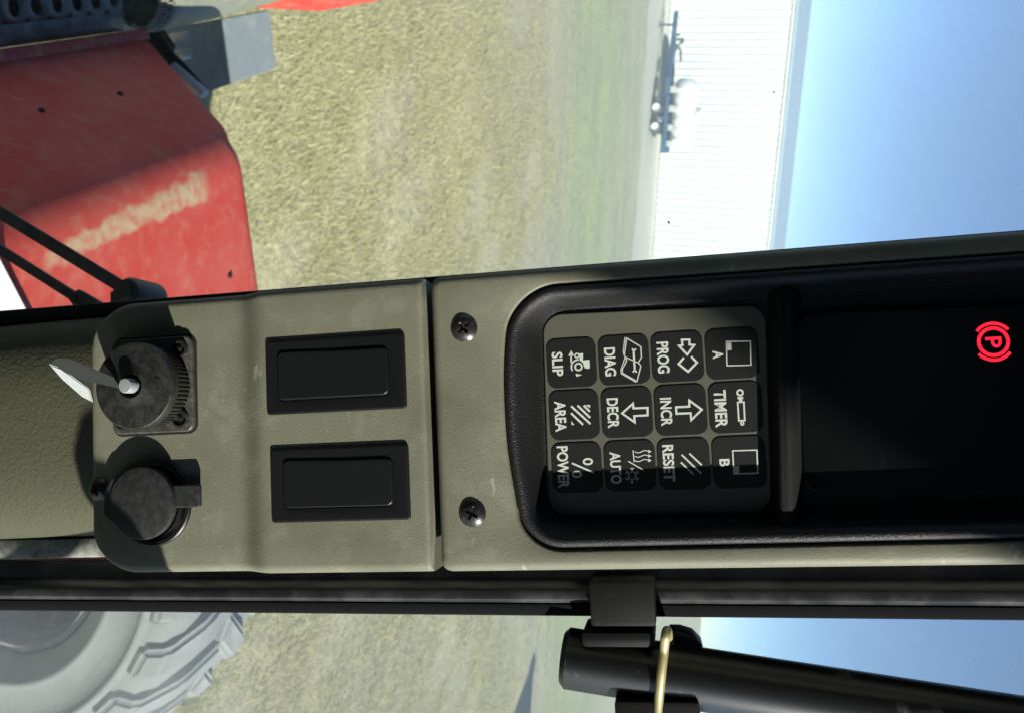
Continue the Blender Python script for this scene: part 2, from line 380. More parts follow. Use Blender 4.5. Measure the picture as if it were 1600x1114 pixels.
bm.faces.new(a); bm.faces.new(b[::-1]); roof = fm('roof', bm, M_bump, shed)
bm = bmesh.new(); box(bm, (x0-.02, -.05, EH-.12), (x1+.02, -.031, EH+.0)); fm('eave_trim', bm, M_siding, shed)

# ------------------------------------------------------------------ blue tank trailer
TP = ground(1021, 186); tl = (WALLM.inverted() @ TP)
TM = WALLM @ Matrix.Translation((tl.x, min(tl.y, -1.6), .03)); sc_ = (TM.translation-CAM).dot(F)/FPX      # metres per pixel there
tr = empty('tank_trailer', TM); tag(tr, 'blue tandem axle trailer parked against the white shed', 'trailer')
def px(n): return n*sc_
fh = px(22)
bm = bmesh.new()
for y in (-.55, .55): box(bm, (-px(60), y-.05, fh-.08), (px(52), y+.05, fh+.08))
for x in (-px(58), -px(30), 0, px(26), px(50)): box(bm, (x-.04, -.5, fh-.05), (x+.04, .5, fh+.05))
fm('chassis', bm, M_blue, tr)
bm = bmesh.new()
tube(bm, [(-px(58), -.5, fh), (-px(120), -.05, fh+.02), (-px(150), 0, fh+.04)], .07, 8); tube(bm, [(-px(58), .5, fh), (-px(120), .05, fh+.02)], .07, 8)
fm('drawbar', bm, M_blue, tr)
bm = bmesh.new(); tube(bm, [(-px(150), 0, fh+.04), (-px(156), 0, fh+.04)], [.09, .05], 10); fm('hitch', bm, M_blue, tr)
bm = bmesh.new(); tube(bm, [(-px(136), -.12, fh+.1), (-px(136), -.12, .02)], .03, 8); box(bm, (-px(136)-.09, -.2, 0), (-px(136)+.09, -.04, .03)); fm('jack_leg', bm, M_bluedk, tr)
bm = bmesh.new()
for p, q in (((-116, 0), (-116, 16)), ((-116, 16), (-110, 14)), ((-116, 15), (-96, 2)), ((-100, 13), (-112, 1)), ((-100, 13), (-84, 14)), ((-122, 2), (-122, 10))):
    tube(bm, [(px(p[0]), 0, fh+px(p[1])), (px(q[0]), 0, fh+px(q[1]))], .035, 6)
fm('hose_rack', bm, M_bluedk, tr)
for y in (-.72, .72):
    bm = bmesh.new(); box(bm, (-px(32), y-.14, px(21)), (px(32), y+.14, px(23)), bev=.01); box(bm, (-px(33), y-.14, px(8)), (-px(31), y+.14, px(21.5)), bev=.005); box(bm, (-px(2), y-.14, px(8)), (px(2), y+.14, px(21)), bev=.005); fm('fender', bm, M_blue, tr)
wr = px(10)
for x in (-px(14), px(14)):
    for y in (-.72, .72):
        Mw = Matrix.Translation((x, y, wr-.03))@Matrix.Rotation(rad(90), 4, 'X')
        bm = bmesh.new(); lathe(bm, [(wr*.6, -.1), (wr*.9, -.11), (wr, -.07), (wr, .07), (wr*.9, .11), (wr*.6, .1)], 28, Mw, closed=True); w_ = fm('wheel', bm, M_bluedk, tr, 35)
        bm = bmesh.new(); lathe(bm, [(0, .05), (wr*.2, .06), (wr*.22, .03), (wr*.55, .02), (wr*.6, .09), (wr*.62, .09), (wr*.62, -.09), (0, -.05)], 28, Mw); fm('rim', bm, M_tank, w_, 35)
tk = empty('liquid_tank', TM); tag(tk, 'white horizontal plastic tank strapped on the blue trailer', 'tank')
r_ = px(19); cz = fh+.12+r_
bm = bmesh.new(); Mt = Matrix.Translation((-px(6), 0, cz))@Matrix.Rotation(rad(90), 4, 'Y')
hl = px(54); pr = [(0, -hl), (r_*.55, -hl+.02), (r_*.86, -hl+.14), (r_, -hl+.35)]
for k in range(-2, 3): pr += [(r_, k*hl*.3-.10), (r_*.965, k*hl*.3-.06), (r_*.965, k*hl*.3+.06), (r_, k*hl*.3+.10)]
pr += [(r_, hl-.35), (r_*.86, hl-.14), (r_*.55, hl-.02), (0, hl)]
lathe(bm, pr, 32, Mt); fm('shell', bm, M_tank, tk, 40)
bm = bmesh.new(); lathe(bm, [(.22, 0), (.24, .14), (.2, .17), (0, .17)], 20, Matrix.Translation((-px(6), 0, cz+r_-.02))); fm('lid', bm, M_tank, tk, 40)
for x in (-42, -14, 14, 38):
    bm = bmesh.new(); box(bm, (px(x)-.09, -.55, fh+.08), (px(x)+.09, .55, cz-r_*.72), bev=.01); fm('cradle', bm, M_conc, tk)

# ------------------------------------------------------------------ bin added out of view at right, shaped to cast the field's pointed shadow
T = ground(833, 1036); hb = 5.2; BP = T+Vector((SUN.x, SUN.y, 0))*(hb/SUN.z)
gb_ = empty('shadow_bin', Matrix.Translation((BP.x, BP.y, 0))); tag(gb_, 'added unseen steel bin whose cone roof casts the field shadow', 'grain bin')
bm = bmesh.new(); pr = []
for k in range(41): pr.append((2.2+.02*math.cos(k*math.pi), .0+k*3.3/40))
lathe(bm, pr, 40); fm('wall', bm, M_bump, gb_, 60)
bm = bmesh.new(); lathe(bm, [(2.32, 3.25), (2.34, 3.3), (.25, 5.05), (.25, hb-.03), (0, hb)], 40); fm('roof', bm, M_bump, gb_, 30)

# ================================================================== THE TRACTOR OUTSIDE THE CAB
def yplane(ix, iy, y=1.75): return on_plane(ix, iy, Vector((0, y, 0)), Vector((0, 1, 0)))
A_, B_, C_ = yplane(230, 60, 2.0), yplane(375, 222), yplane(406, 450)
# cross-section of the red cover (x, z), left lip -> sloping side -> rounded shoulder -> top -> right side
def sect():
    a, b, c = Vector((A_.x, A_.z)), Vector((B_.x, B_.z)), Vector((C_.x, C_.z))
    da = (b-a).normalized(); nrm = Vector((-da.y, da.x))
    pts = [a+nrm*(-.012)-da*.05, a-da*.05, a]
    pts = [Vector((a.x-.012, a.y-.10)), Vector((a.x, a.y))]
    dc = (c-b).normalized(); rr = .075
    for k in range(9):
        t = k/8; p = (b-da*rr)*(1-t)**2+b*2*t*(1-t)+(b+dc*rr)*t**2; pts.append(p)
    c2 = c+dc*.10
    for k in range(7):
        t = k/6; pts.append((c2-dc*.04)*(1-t)**2+c2*2*t*(1-t)+(c2+Vector((.01, -.05)))*t**2)
    pts.append(c2+Vector((.03, -.55)))
    return pts
sec = sect()
hood = empty('tractor_hood', Matrix.Translation((B_.x, 1.0, B_.z))); tag(hood, 'dusty red tractor hood seen through the windscreen', 'hood')
HI = hood.matrix_world.inverted()
bm = bmesh.new(); Y0, Y1 = .72, 1.75
ys = [Y0+(Y1-.03-Y0)*k/12 for k in range(13)]+[Y1-.008, Y1]
rws = []
cx_ = sum(p.x for p in sec)/len(sec); cz_ = B_.z-.3
for j, y in enumerate(ys):
    k = 1.0 if j < 13 else (.996 if j == 13 else .975)
    def yy(p):                                          # the nose runs back from the lip to the shoulder
        t = min(1, max(0, (B_.x-p.x)/(B_.x-A_.x))); return Y0+(y-Y0)*(Y1+t*.25-Y0)/(Y1-Y0)
    rws.append([bm.verts.new(HI@Vector((cx_+(p.x-cx_)*k, yy(p), cz_+(p.y-cz_)*k))) for p in sec])
for a, b in zip(rws, rws[1:]):
    for i in range(len(sec)-1): bm.faces.new((a[i], a[i+1], b[i+1], b[i]))
bm.faces.new(rws[-1])
cover_ = fm('top_cover', bm, M_red, hood, 60)
# lit lip along the left edge
bm = bmesh.new(); a = Vector((A_.x, 0, A_.z))
q = [a+Vector((-.022, 0, .004)), a+Vector((.002, 0, .006)), a+Vector((.002, 0, -.02)), a+Vector((-.022, 0, -.02))]
rings(bm, [[HI@(p+Vector((0, y, 0))) for p in q] for y in (Y0, Y1+.255)], True, True); fm('edge_lip', bm, M_lip, hood)
dc = (C_-B_).normalized(); up = Vector((0, 0, 1))
up = (up-dc*up.dot(dc)).normalized()
def on_top(ix, iy, lift=.0025): return on_plane(ix, iy, B_+up*lift, up)
# wiped band of dried dust running along the top, part of the paint's wear
def dusty_band(m, p, q, w0, w1):
    t = m.node_tree; N = t.nodes; K = t.links; b = N['Principled BSDF']; src = b.inputs['Base Color'].links[0].from_socket
    d = (q-p); ln_ = Vector((d.x, d.y)).length; d2 = Vector((d.x, d.y))/ln_
    tc = N.new('ShaderNodeTexCoord'); nz = N.new('ShaderNodeTexNoise'); nz.inputs['Scale'].default_value = 22; nz.inputs['Detail'].default_value = 7
    K.new(tc.outputs['Object'], nz.inputs['Vector'])
    def mth(op, a, b_=None, c=None):
        n = N.new('ShaderNodeMath'); n.operation = op
        for k, v in enumerate((a, b_, c)):
            if v is None: continue
            if isinstance(v, (int, float)): n.inputs[k].default_value = v
            else: K.new(v, n.inputs[k])
        return n.outputs[0]
    sp = N.new('ShaderNodeSeparateXYZ'); K.new(tc.outputs['Object'], sp.inputs[0])
    X = mth('SUBTRACT', sp.outputs['X'], p.x); Y = mth('SUBTRACT', sp.outputs['Y'], p.y)
    al = mth('ADD', mth('MULTIPLY', X, d2.x/ln_), mth('MULTIPLY', Y, d2.y/ln_))
    ac = mth('ABSOLUTE', mth('ADD', mth('MULTIPLY', X, -d2.y), mth('MULTIPLY', Y, d2.x)))
    hw_ = mth('MULTIPLY_ADD', al, w1-w0, w0); ac = mth('ADD', ac, mth('MULTIPLY_ADD', nz.outputs['Fac'], .05, -.025))
    inb = mth('MULTIPLY', mth('SUBTRACT', hw_, ac), 90); cl = N.new('ShaderNodeClamp'); K.new(inb, cl.inputs[0])
    e1 = N.new('ShaderNodeClamp'); K.new(mth('MULTIPLY', mth('ADD', al, .02), 12), e1.inputs[0]); e2 = N.new('ShaderNodeClamp'); K.new(mth('MULTIPLY', mth('SUBTRACT', 1.03, al), 12), e2.inputs[0])
    n3 = N.new('ShaderNodeTexNoise'); n3.inputs['Scale'].default_value = 38; n3.inputs['Detail'].default_value = 5; K.new(tc.outputs['Object'], n3.inputs['Vector'])
    mr = N.new('ShaderNodeMapRange'); mr.inputs['From Min'].default_value = .36; mr.inputs['From Max'].default_value = .62; mr.inputs['To Min'].default_value = .35; mr.inputs['To Max'].default_value = .9; K.new(n3.outputs['Fac'], mr.inputs['Value'])
    f = mth('MULTIPLY', mth('MULTIPLY', cl.outputs[0], mth('MULTIPLY', e1.outputs[0], e2.outputs[0])), mr.outputs[0])
    x = N.new('ShaderNodeMix'); x.data_type = 'RGBA'; x.inputs['B'].default_value = (.40, .33, .20, 1); K.new(f, x.inputs['Factor']); K.new(src, x.inputs['A']); K.new(x.outputs['Result'], b.inputs['Base Color'])
p1, p2 = HI@on_top(70, 410), HI@on_top(325, 288)
hwa = (on_top(95, 378)-on_top(105, 408)).length/2; hwb = (on_top(300, 264)-on_top(315, 312)).length/2
M_red_band = M_red.copy(); M_red_band.name = 'red_paint_dusty_band'; dusty_band(M_red_band, p1, p2, hwa, hwb)
cover_.data.materials[0] = M_red_band
for ix, iy, n_ in ((360, 431, 1), (65, 172, 2), (188, 146, 2)):
    p = on_top(ix, iy, .003) if n_ == 1 else None
    if n_ == 2:
        d2 = (B_-A_).normalized(); nn = Vector((-d2.z, 0, d2.x)); p = on_plane(ix, iy, A_+nn*.003, nn)
    nn = up if n_ == 1 else nn
    x_, y_ = frame_of(nn); Mk = Matrix((x_, y_, nn)).transposed().to_4x4(); Mk.translation = p
    bm = bmesh.new(); lathe(bm, [(.0065, -.004), (.0065, .001), (.004, .003), (0, .0035)], 12, HI@Mk); fm('bolt', bm, M_brk, hood, 40)

# cream cowl plate behind the hood's rear edge
cw = [on_top(-14, 372, .014), on_top(54, 503, .014), on_top(54, 560, .014), on_top(-120, 560, .014), on_top(-120, 372, .014)]
c0 = sum(cw, Vector())/5; bm = bmesh.new(); rings(bm, [[p-c0-up*.03 for p in cw], [p-c0 for p in cw]], True, True); bmesh.ops.bevel(bm, geom=bm.edges[:], offset=.004, segments=2, affect='EDGES')
o = fm('cowl_plate', bm, M_white, None, 40); o.location = c0; tag(o, 'cream white plate at the rear end of the red hood', 'plate')

# perforated exhaust shield left of the hood lip
sh = empty('exhaust_stack', Matrix.Translation((A_.x-.1, 1.0, A_.z))); tag(sh, 'black perforated exhaust shield and dusty grey pipe left of the red hood', 'exhaust')
SI = sh.matrix_world.inverted()
zt = A_.z+.012; xr = A_.x-.026
bm = bmesh.new(); cell = .062; ny = 12; rows_ = 3
ybeg = 1.90-cell*ny
def surf(u_, y):                                        # curved sheet, falling to the left
    a = u_/.21; return Vector((xr-.21*math.sin(a), y, zt+.06-.06*1-.21*(1-math.cos(a))*.6+.035*math.sin(min(a*2.2, math.pi))))
def cellmesh(u0, y0, r):
    n = 16; c = (u0+cell/2, y0+cell/2); sq = []; ci = []
    for k in range(n):
        t = 2*math.pi*(k+.5)/n; s = max(abs(math.cos(t)), abs(math.sin(t)))
        sq.append(bm.verts.new(SI@surf(c[0]+cell/2*math.cos(t)/s, c[1]+cell/2*math.sin(t)/s)))
        ci.append(bm.verts.new(SI@surf(c[0]+r*math.cos(t), c[1]+r*.8*math.sin(t))))
    for k in range(n): bm.faces.new((sq[k], sq[(k+1) % n], ci[(k+1) % n], ci[k]))
for j in range(ny):
    for i in range(rows_):
        cellmesh(.045+i*cell, ybeg+j*cell, .0195)
for (ua, ub) in ((0, .045), (.045+rows_*cell, .30)):
    for j in range(ny):
        for k in range(3):
            a = ua+(ub-ua)*k/3; b = ua+(ub-ua)*(k+1)/3
            bm.faces.new([bm.verts.new(SI@surf(*w)) for w in ((a, ybeg+j*cell), (b, ybeg+j*cell), (b, ybeg+(j+1)*cell), (a, ybeg+(j+1)*cell))])
bmesh.ops.remove_doubles(bm, verts=bm.verts, dist=.0008)
o = fm('perforated_shield', bm, M_shield, sh, 50)
md = o.modifiers.new('thick', 'SOLIDIFY'); md.thickness = .004; md.offset = -1
bm = bmesh.new(); tube(bm, [SI@Vector((xr-.10, ybeg, zt-.10)), SI@Vector((xr-.10, 1.90, zt-.10))], .092, 24); fm('muffler', bm, M_hole, sh, 60)
# grey pipe with a woven mesh collar round its open end
pa = at(205, -22, 2.15); pb = at(470, -72, 2.75); ax = (pb-pa).normalized(); r1 = .117
bm = bmesh.new(); x_, y_ = frame_of(ax); Mp = Matrix((x_, y_, ax)).transposed().to_4x4(); Mp.translation = pa; Mp = SI@Mp; ln = (pb-pa).length
lathe(bm, [(r1*.97, .028), (r1*1.0, .035), (r1*1.02, .06), (r1*1.06, .3), (r1*1.02, ln*.8), (r1*.95, ln), (0, ln)], 40, Mp); fm('pipe', bm, M_pipe, sh, 60)
bm = bmesh.new(); lathe(bm, [(r1*.80, -.01), (r1*.82, .05), (r1*.6, .10), (0, .11)], 40, Mp); fm('pipe_throat', bm, M_shield, sh, 60)
bm = bmesh.new()
for k in range(64):                                      # crossing wires of the collar
    for s in (1, -1):
        w = []
        for j in range(4):
            an = 2*math.pi*(k/64)+s*j*.05; rr = r1*(.83+.16*(j/3)**.6)+(.0025 if (j+k) % 2 else 0); w.append(Mp@Vector((rr*math.cos(an), rr*math.sin(an), -.014+.042*j/3)))
        tube(bm, w, .0022, 5, True)
fm('mesh_collar', bm, M_pipe, sh, 80)
# second red cover far left, top corner
bm = bmesh.new(); p = at(300, -60, 3.4); q = at(480, 4, 3.4); e = at(640, -9, 3.4); g_ = at(640, -120, 3.4)
bk = F*.35
pts = [at(350, -42, 3.4), at(470, -36, 3.4), at(575, -54, 3.4), at(600, -120, 3.4), at(360, -140, 3.4)]
c0 = sum(pts, Vector())/5
rings(bm, [[p-c0 for p in pts], [p-c0+bk for p in pts]], True, True); bmesh.ops.bevel(bm, geom=bm.edges[:], offset=.01, segments=2, affect='EDGES')
o = fm('red_guard', bm, M_red, None, 40); o.location = c0; tag(o, 'red guard panel at the left beyond the grey exhaust pipe', 'guard')

# rubber flap and its bracket beyond the hood
fl = empty('mud_flap', Matrix.Translation(at(340, 80, 2.65))); tag(fl, 'blue grey dusty rubber flap beyond the tip of the hood', 'mud flap')
FI = fl.matrix_world.inverted()
cor = [(262, 45), (420, 15), (431, 106), (322, 143), (270, 95)]
dn = (F*.8+Vector((0, 0, -.3))).normalized()
base = [on_plane(*c, at(340, 80, 2.65), dn) for c in cor]
bm = bmesh.new(); rings(bm, [[FI@p for p in base], [FI@(p+dn*.018) for p in base]], True, True)
bmesh.ops.bevel(bm, geom=bm.edges[:], offset=.004, segments=2, affect='EDGES'); fm('flap', bm, M_flap, fl)
bm = bmesh.new()
tube(bm, [FI@at(232, 62, 2.4), FI@at(262, 95, 2.4), FI@at(285, 112, 2.4), FI@at(322, 142, 2.45)], [.045, .03, .022, .006], 10); tube(bm, [FI@at(238, 55, 2.45), FI@at(256, 80, 2.45)], .04, 8); fm('bracket', bm, M_brk, fl, 60)
bm = bmesh.new(); tube(bm, [FI@at(270, 105, 2.3), FI@at(320, 148, 2.3)], .015, 12); fm('stay_rod', bm, M_rod, fl, 60)
bm = bmesh.new()
for (a, b, r) in (((266, 60), (296, 56), .013), ((274, 88), (298, 84), .016)):
    tube(bm, [FI@at(*a, 2.55), FI@at(*b, 2.55)], r, 10, bev=.004)
fm('bolt_pad', bm, M_rod, fl, 60)
# big dusty wheel right of the post
wc = at(112, 856, 3.08); Rw = wc.z
ax = -(Vector((ray(112, 856).x, ray(112, 856).y, 0))).normalized(); ax = (Matrix.Rotation(rad(16), 3, 'Z')@ax)
x_ = Vector((0, 0, 1)).cross(ax).normalized(); Mw = Matrix((x_, Vector((0, 0, 1)), ax)).transposed().to_4x4()
if Mw.to_3x3().determinant() < 0: Mw = Matrix((-x_, Vector((0, 0, 1)), ax)).transposed().to_4x4()
Mw.translation = wc
wh = empty('front_wheel_assembly', Mw); tag(wh, 'big dust caked tractor wheel below the side window', 'wheel')
bm = bmesh.new(); hw = .27; rt = Rw-.05
lathe(bm, [(rt*.46, hw*.72), (rt*.50, hw*.86), (rt*.58, hw*.96), (rt*.60, hw*1.01), (rt*.625, hw*1.01), (rt*.64, hw*.985), (rt*.74, hw*1.03), (rt*.80, hw*1.02), (rt*.81, hw*1.045), (rt*.83, hw*1.045), (rt*.84, hw*1.01), (rt*.86, hw*1.0), (rt*.94, hw*.93), (rt*.985, hw*.75), (rt, hw*.4), (rt*1.005, 0), (rt, -hw*.4), (rt*.97, -hw*.85), (rt*.8, -hw), (rt*.5, -hw*.85), (rt*.46, -hw*.7)], 72, closed=True)
fm('tyre', bm, M_tyre, wh, 60)
lugv = []
bm = bmesh.new()
prl = [(.90, 1.06, -.11), (1.0, .96, -.06), (1.055, .50, .07), (1.055, -.04, .22)]
vs = []
for (rr, zz, a0) in prl:
    for da in (-.078, .078):
        for hh in (0.0, 1.0):
            r_ = rt*rr*(1 if hh else .93); an = a0+da*(1 if hh else 1.5)
            vs.append(bm.verts.new((r_*math.cos(an), r_*math.sin(an), hw*zz*(1 if hh or zz < .8 else .94))))
for k in range(3):
    o_ = k*4; p_ = o_+4
    for f in ((o_+1, o_+3, p_+3, p_+1), (o_, o_+1, p_+1, p_), (o_+3, o_+2, p_+2, p_+3), (o_+2, o_, p_, p_+2)): bm.faces.new([vs[j] for j in f])
bm.faces.new([vs[j] for j in (0, 2, 3, 1)]); bm.faces.new([vs[12+j] for j in (0, 1, 3, 2)])
bmesh.ops.recalc_face_normals(bm, faces=bm.faces); bmesh.ops.bevel(bm, geom=bm.edges[:], offset=.014, segments=3, affect='EDGES')
lme = bpy.data.meshes.new('lug'); bm.to_mesh(lme); bm.free(); lme.materials.append(M_tyre)
bm = bmesh.new(); bm.from_mesh(lme); bmesh.ops.transform(bm, matrix=Matrix.Diagonal((1, 1, -1, 1)), verts=bm.verts); bmesh.ops.reverse_faces(bm, faces=bm.faces)
lme2 = bpy.data.meshes.new('lug'); bm.to_mesh(lme2); bm.free(); lme2.materials.append(M_tyre)
for k in range(20):
    for s in (0, 1):
        o = mobj('lug', lme if s == 0 else lme2, None, wh); o.rotation_euler = (0, 0, 2*math.pi*(k+.5*s)/20)
bm = bmesh.new(); lathe(bm, [(rt*.47, hw*.70), (rt*.47, hw*.80), (rt*.44, hw*.82), (rt*.42, hw*.6), (rt*.40, hw*.1), (rt*.36, hw*.0), (rt*.2, hw*.1), (rt*.18, hw*.3), (rt*.10, hw*.34), (0, hw*.34)], 56); fm('rim', bm, M_rim, wh, 40)
bm = bmesh.new(); bmesh.ops.create_cone(bm, cap_ends=True, segments=6, radius1=.018, radius2=.016, depth=.03); nme = bpy.data.meshes.new('wheel_nut'); bm.to_mesh(nme); bm.free(); nme.materials.append(M_brk)
for k in range(8):
    an = 2*math.pi*k/8; o = mobj('wheel_nut', nme, None, wh); o.location = (rt*.27*math.cos(an), rt*.27*math.sin(an), hw*.10)

# wiper with two parallel arms, outside the windscreen
wz = -.33
def Cw(ix, iy, z): return CM@L(ix, iy, z)
wp = empty('windscreen_wiper', Matrix.Translation(Cw(200, 455, wz))); tag(wp, 'black twin arm windscreen wiper crossing the red hood', 'wiper')
WI = wp.matrix_world.inverted()
def bar(name, pts, w, h, m):
    bm = bmesh.new()
    for a, b in zip(pts, pts[1:]):
        d = (b-a).normalized(); s = d.cross(CZ).normalized(); t = s.cross(d)
        rings(bm, [[WI@(c+s*w*i+t*h*j) for i, j in ((-.5, -.5), (.5, -.5), (.5, .5), (-.5, .5))] for c in (a, b)], True, True)
    bmesh.ops.bevel(bm, geom=bm.edges[:], offset=min(w, h)*.2, segments=2, affect='EDGES')
    return fm(name, bm, m, wp, 50)
bar('arm', [Cw(-60, 296, wz), Cw(196, 452, wz)], .0115, .006, M_wiper)
bar('arm', [Cw(-60, 352, wz), Cw(120, 466, wz)], .009, .006, M_wiper)
bar('arm_link', [Cw(118, 462, wz-.002), Cw(175, 495, wz-.002)], .014, .008, M_wiper)
bar('spring_wire', [Cw(108, 462, wz+.004), Cw(140, 505, wz+.004)], .004, .004, M_wiper)
Mk = WI@CM@Matrix.Translation(L(208, 461, wz))
bm = bmesh.new(); lathe(bm, [(.0155, -.03), (.0155, .005), (.013, .010), (.006, .011), (.006, .016), (0, .017)], 24, Mk); fm('pivot_cap', bm, M_wiper, wp, 40)
bar('pivot_block', [Cw(190, 452, wz), Cw(190, 505, wz)], .017, .014, M_wiper)

# ================================================================== THE CAB
def glass_material():
    m = bpy.data.materials.new('dusty_window_glass'); m.use_nodes = True; t = m.node_tree; N = t.nodes; K = t.links; N.clear()
    out = N.new('ShaderNodeOutputMaterial'); tr_ = N.new('ShaderNodeBsdfTransparent'); tr_.inputs[0].default_value = (.95, .975, .96, 1)
    gl = N.new('ShaderNodeBsdfGlossy'); gl.inputs['Roughness'].default_value = .02
    fr = N.new('ShaderNodeFresnel'); fr.inputs['IOR'].default_value = 1.2
    m1 = N.new('ShaderNodeMixShader'); K.new(fr.outputs[0], m1.inputs[0]); K.new(tr_.outputs[0], m1.inputs[1]); K.new(gl.outputs[0], m1.inputs[2])
    df = N.new('ShaderNodeBsdfTranslucent'); df.inputs[0].default_value = (.86, .87, .80, 1)
    tc = N.new('ShaderNodeTexCoord'); n = N.new('ShaderNodeTexNoise'); n.inputs['Scale'].default_value = 7; n.inputs['Detail'].default_value = 9
    K.new(tc.outputs['Object'], n.inputs['Vector']); mr = N.new('ShaderNodeMapRange'); mr.inputs['From Min'].default_value = .3; mr.inputs['From Max'].default_value = .75
    mr.inputs['To Min'].default_value = .6; mr.inputs['To Max'].default_value = 1.15; K.new(n.outputs['Fac'], mr.inputs['Value'])
    # dust veil also stands in for haze, thinnest at the lower left
    sp = N.new('ShaderNodeVectorMath'); sp.operation = 'DISTANCE'; sp.inputs[1].default_value = (-.26, -.36, -.25); K.new(tc.outputs['Object'], sp.inputs[0])
    sw_ = N.new('ShaderNodeMapRange'); sw_.interpolation_type = 'SMOOTHSTEP'; sw_.inputs['From Min'].default_value = .17; sw_.inputs['From Max'].default_value = .48; sw_.inputs['To Min'].default_value = .008; sw_.inputs['To Max'].default_value = .36; K.new(sp.outputs['Value'], sw_.inputs['Value'])
    mu = N.new('ShaderNodeMath'); mu.operation = 'MULTIPLY'; K.new(mr.outputs[0], mu.inputs[0]); K.new(sw_.outputs[0], mu.inputs[1])
    m2 = N.new('ShaderNodeMixShader'); K.new(mu.outputs[0], m2.inputs[0]); K.new(m1.outputs[0], m2.inputs[1]); K.new(df.outputs[0], m2.inputs[2])
    K.new(m2.outputs[0], out.inputs[0]); return m
M_glass = glass_material()
ws = empty('windscreen', CM.copy()); tag(ws, 'large slightly dusty windscreen pane behind the console', 'windscreen')
bm = bmesh.new(); box(bm, (-.95, -.62, -.255), (.42, .62, -.250)); pane = fm('pane', bm, M_glass, ws)
M_clear = glass_material(); M_clear.name = 'clear_window_glass'; nt = M_clear.node_tree
for l in [l for l in nt.links if l.to_node.type == 'OUTPUT_MATERIAL']: nt.links.remove(l)
nt.links.new([n_ for n_ in nt.nodes if n_.type == 'BSDF_TRANSPARENT'][0].outputs[0], [n_ for n_ in nt.nodes if n_.type == 'OUTPUT_MATERIAL'][0].inputs[0])
pane.data.materials.append(M_clear)
for p_ in pane.data.polygons: p_.material_index = 0 if p_.normal.z > .5 else 1
bm = bmesh.new()
for a, b in (((-1.0, -.66, -.262), (.46, -.62, -.243)), ((-1.0, .62, -.262), (.46, .66, -.243)), ((-1.0, -.62, -.262), (-.95, .62, -.243)), ((.42, -.62, -.262), (.46, .62, -.243))): box(bm, a, b, bev=.003)
fm('rubber_surround', bm, M_seal, ws)
for ix, iy, s in ((1045, 348, .0013), (1209, 145, .0009)):
    p = L(ix, iy, -.2495); bm = bmesh.new(); bmesh.ops.create_icosphere(bm, subdivisions=2, radius=s, matrix=Matrix.Translation(p)@Matrix.Rotation(.5, 4, 'Z')@Matrix.Diagonal((1, .6, .2, 1)))
    fm('dirt_speck', bm, M_seal, ws, 60)

# unseen roof, its rear right edge shaped to throw slanting shade on the console
e_ = []
for q in (L(880, 430), L(1545, 870)):
    p = CM@q; e_.append(p+SUN*((3.72-p.z)/SUN.z))
ed = (e_[1]-e_[0]).normalized(); pin = CM@L(1500, 500); pin = pin+SUN*((3.72-pin.z)/SUN.z)
inn = pin-e_[0]; inn = (inn-ed*inn.dot(ed)).normalized()
print('ROOF', e_, ed, inn)
bm = bmesh.new(); c_ = (e_[0]+e_[1])/2
cors = [c_-ed*1.2, c_+ed*1.45, c_+ed*1.45+inn*1.75, c_-ed*1.2+inn*1.75]
rings(bm, [[p-c_ for p in cors], [p-c_+Vector((0, 0, .14)) for p in cors]], True, True); bmesh.ops.bevel(bm, geom=bm.edges[:], offset=.002, segments=1, affect='EDGES')
o = fm('cab_roof', bm, M_roof_in, None, 40); o.location = c_; tag(o, 'dark cab roof out of view, its edge shaped for shade', 'roof', kind='structure')

M_cloth = mat('dark_cab_shell', (.022, .022, .022), .95)  # unseen floor and walls added to darken the cab interior
for nm, a, b, lab in (('cab_floor', (-1.15, -1.9, 1.70), (.95, .55, 1.76), 'added dark cab floor out of view'), ('cab_side_blocker', (-1.16, -1.9, 1.76), (-1.10, .5, 3.72), 'added dark wall closing the left cab side'),
                      ('cab_rear_blocker', (-1.10, -1.95, 1.76), (.15, -1.88, 3.72), 'added dark wall closing the cab rear')):
    bm = bmesh.new(); box(bm, a, b, bev=.01); o = fm(nm, bm, M_cloth, None, 40); tag(o, lab, 'cab', kind='structure')

# lever added out of view, its knob placed to shade the console's lower corner
lv = empty('shade_lever', CM.copy()); tag(lv, 'added black knob and stem, out of view, shading the console corner', 'lever')
kc = L(196, 884, -.0065)+SUN_LOCAL*.26
bm = bmesh.new(); lathe(bm, [(0, .024), (.010, .022), (.018, .015), (.0215, .004), (.0205, -.008), (.015, -.018), (.009, -.026), (.008, -.032), (0, -.033)], 32, Matrix.Translation(kc)); fm('knob', bm, M_brk, lv, 60)
bm = bmesh.new(); tube(bm, [kc+Vector((0, 0, -.02)), kc+Vector((.04, -.10, -.04)), kc+Vector((.16, -.45, -.05))], .007, 14); fm('stem', bm, M_arm, lv, 60)

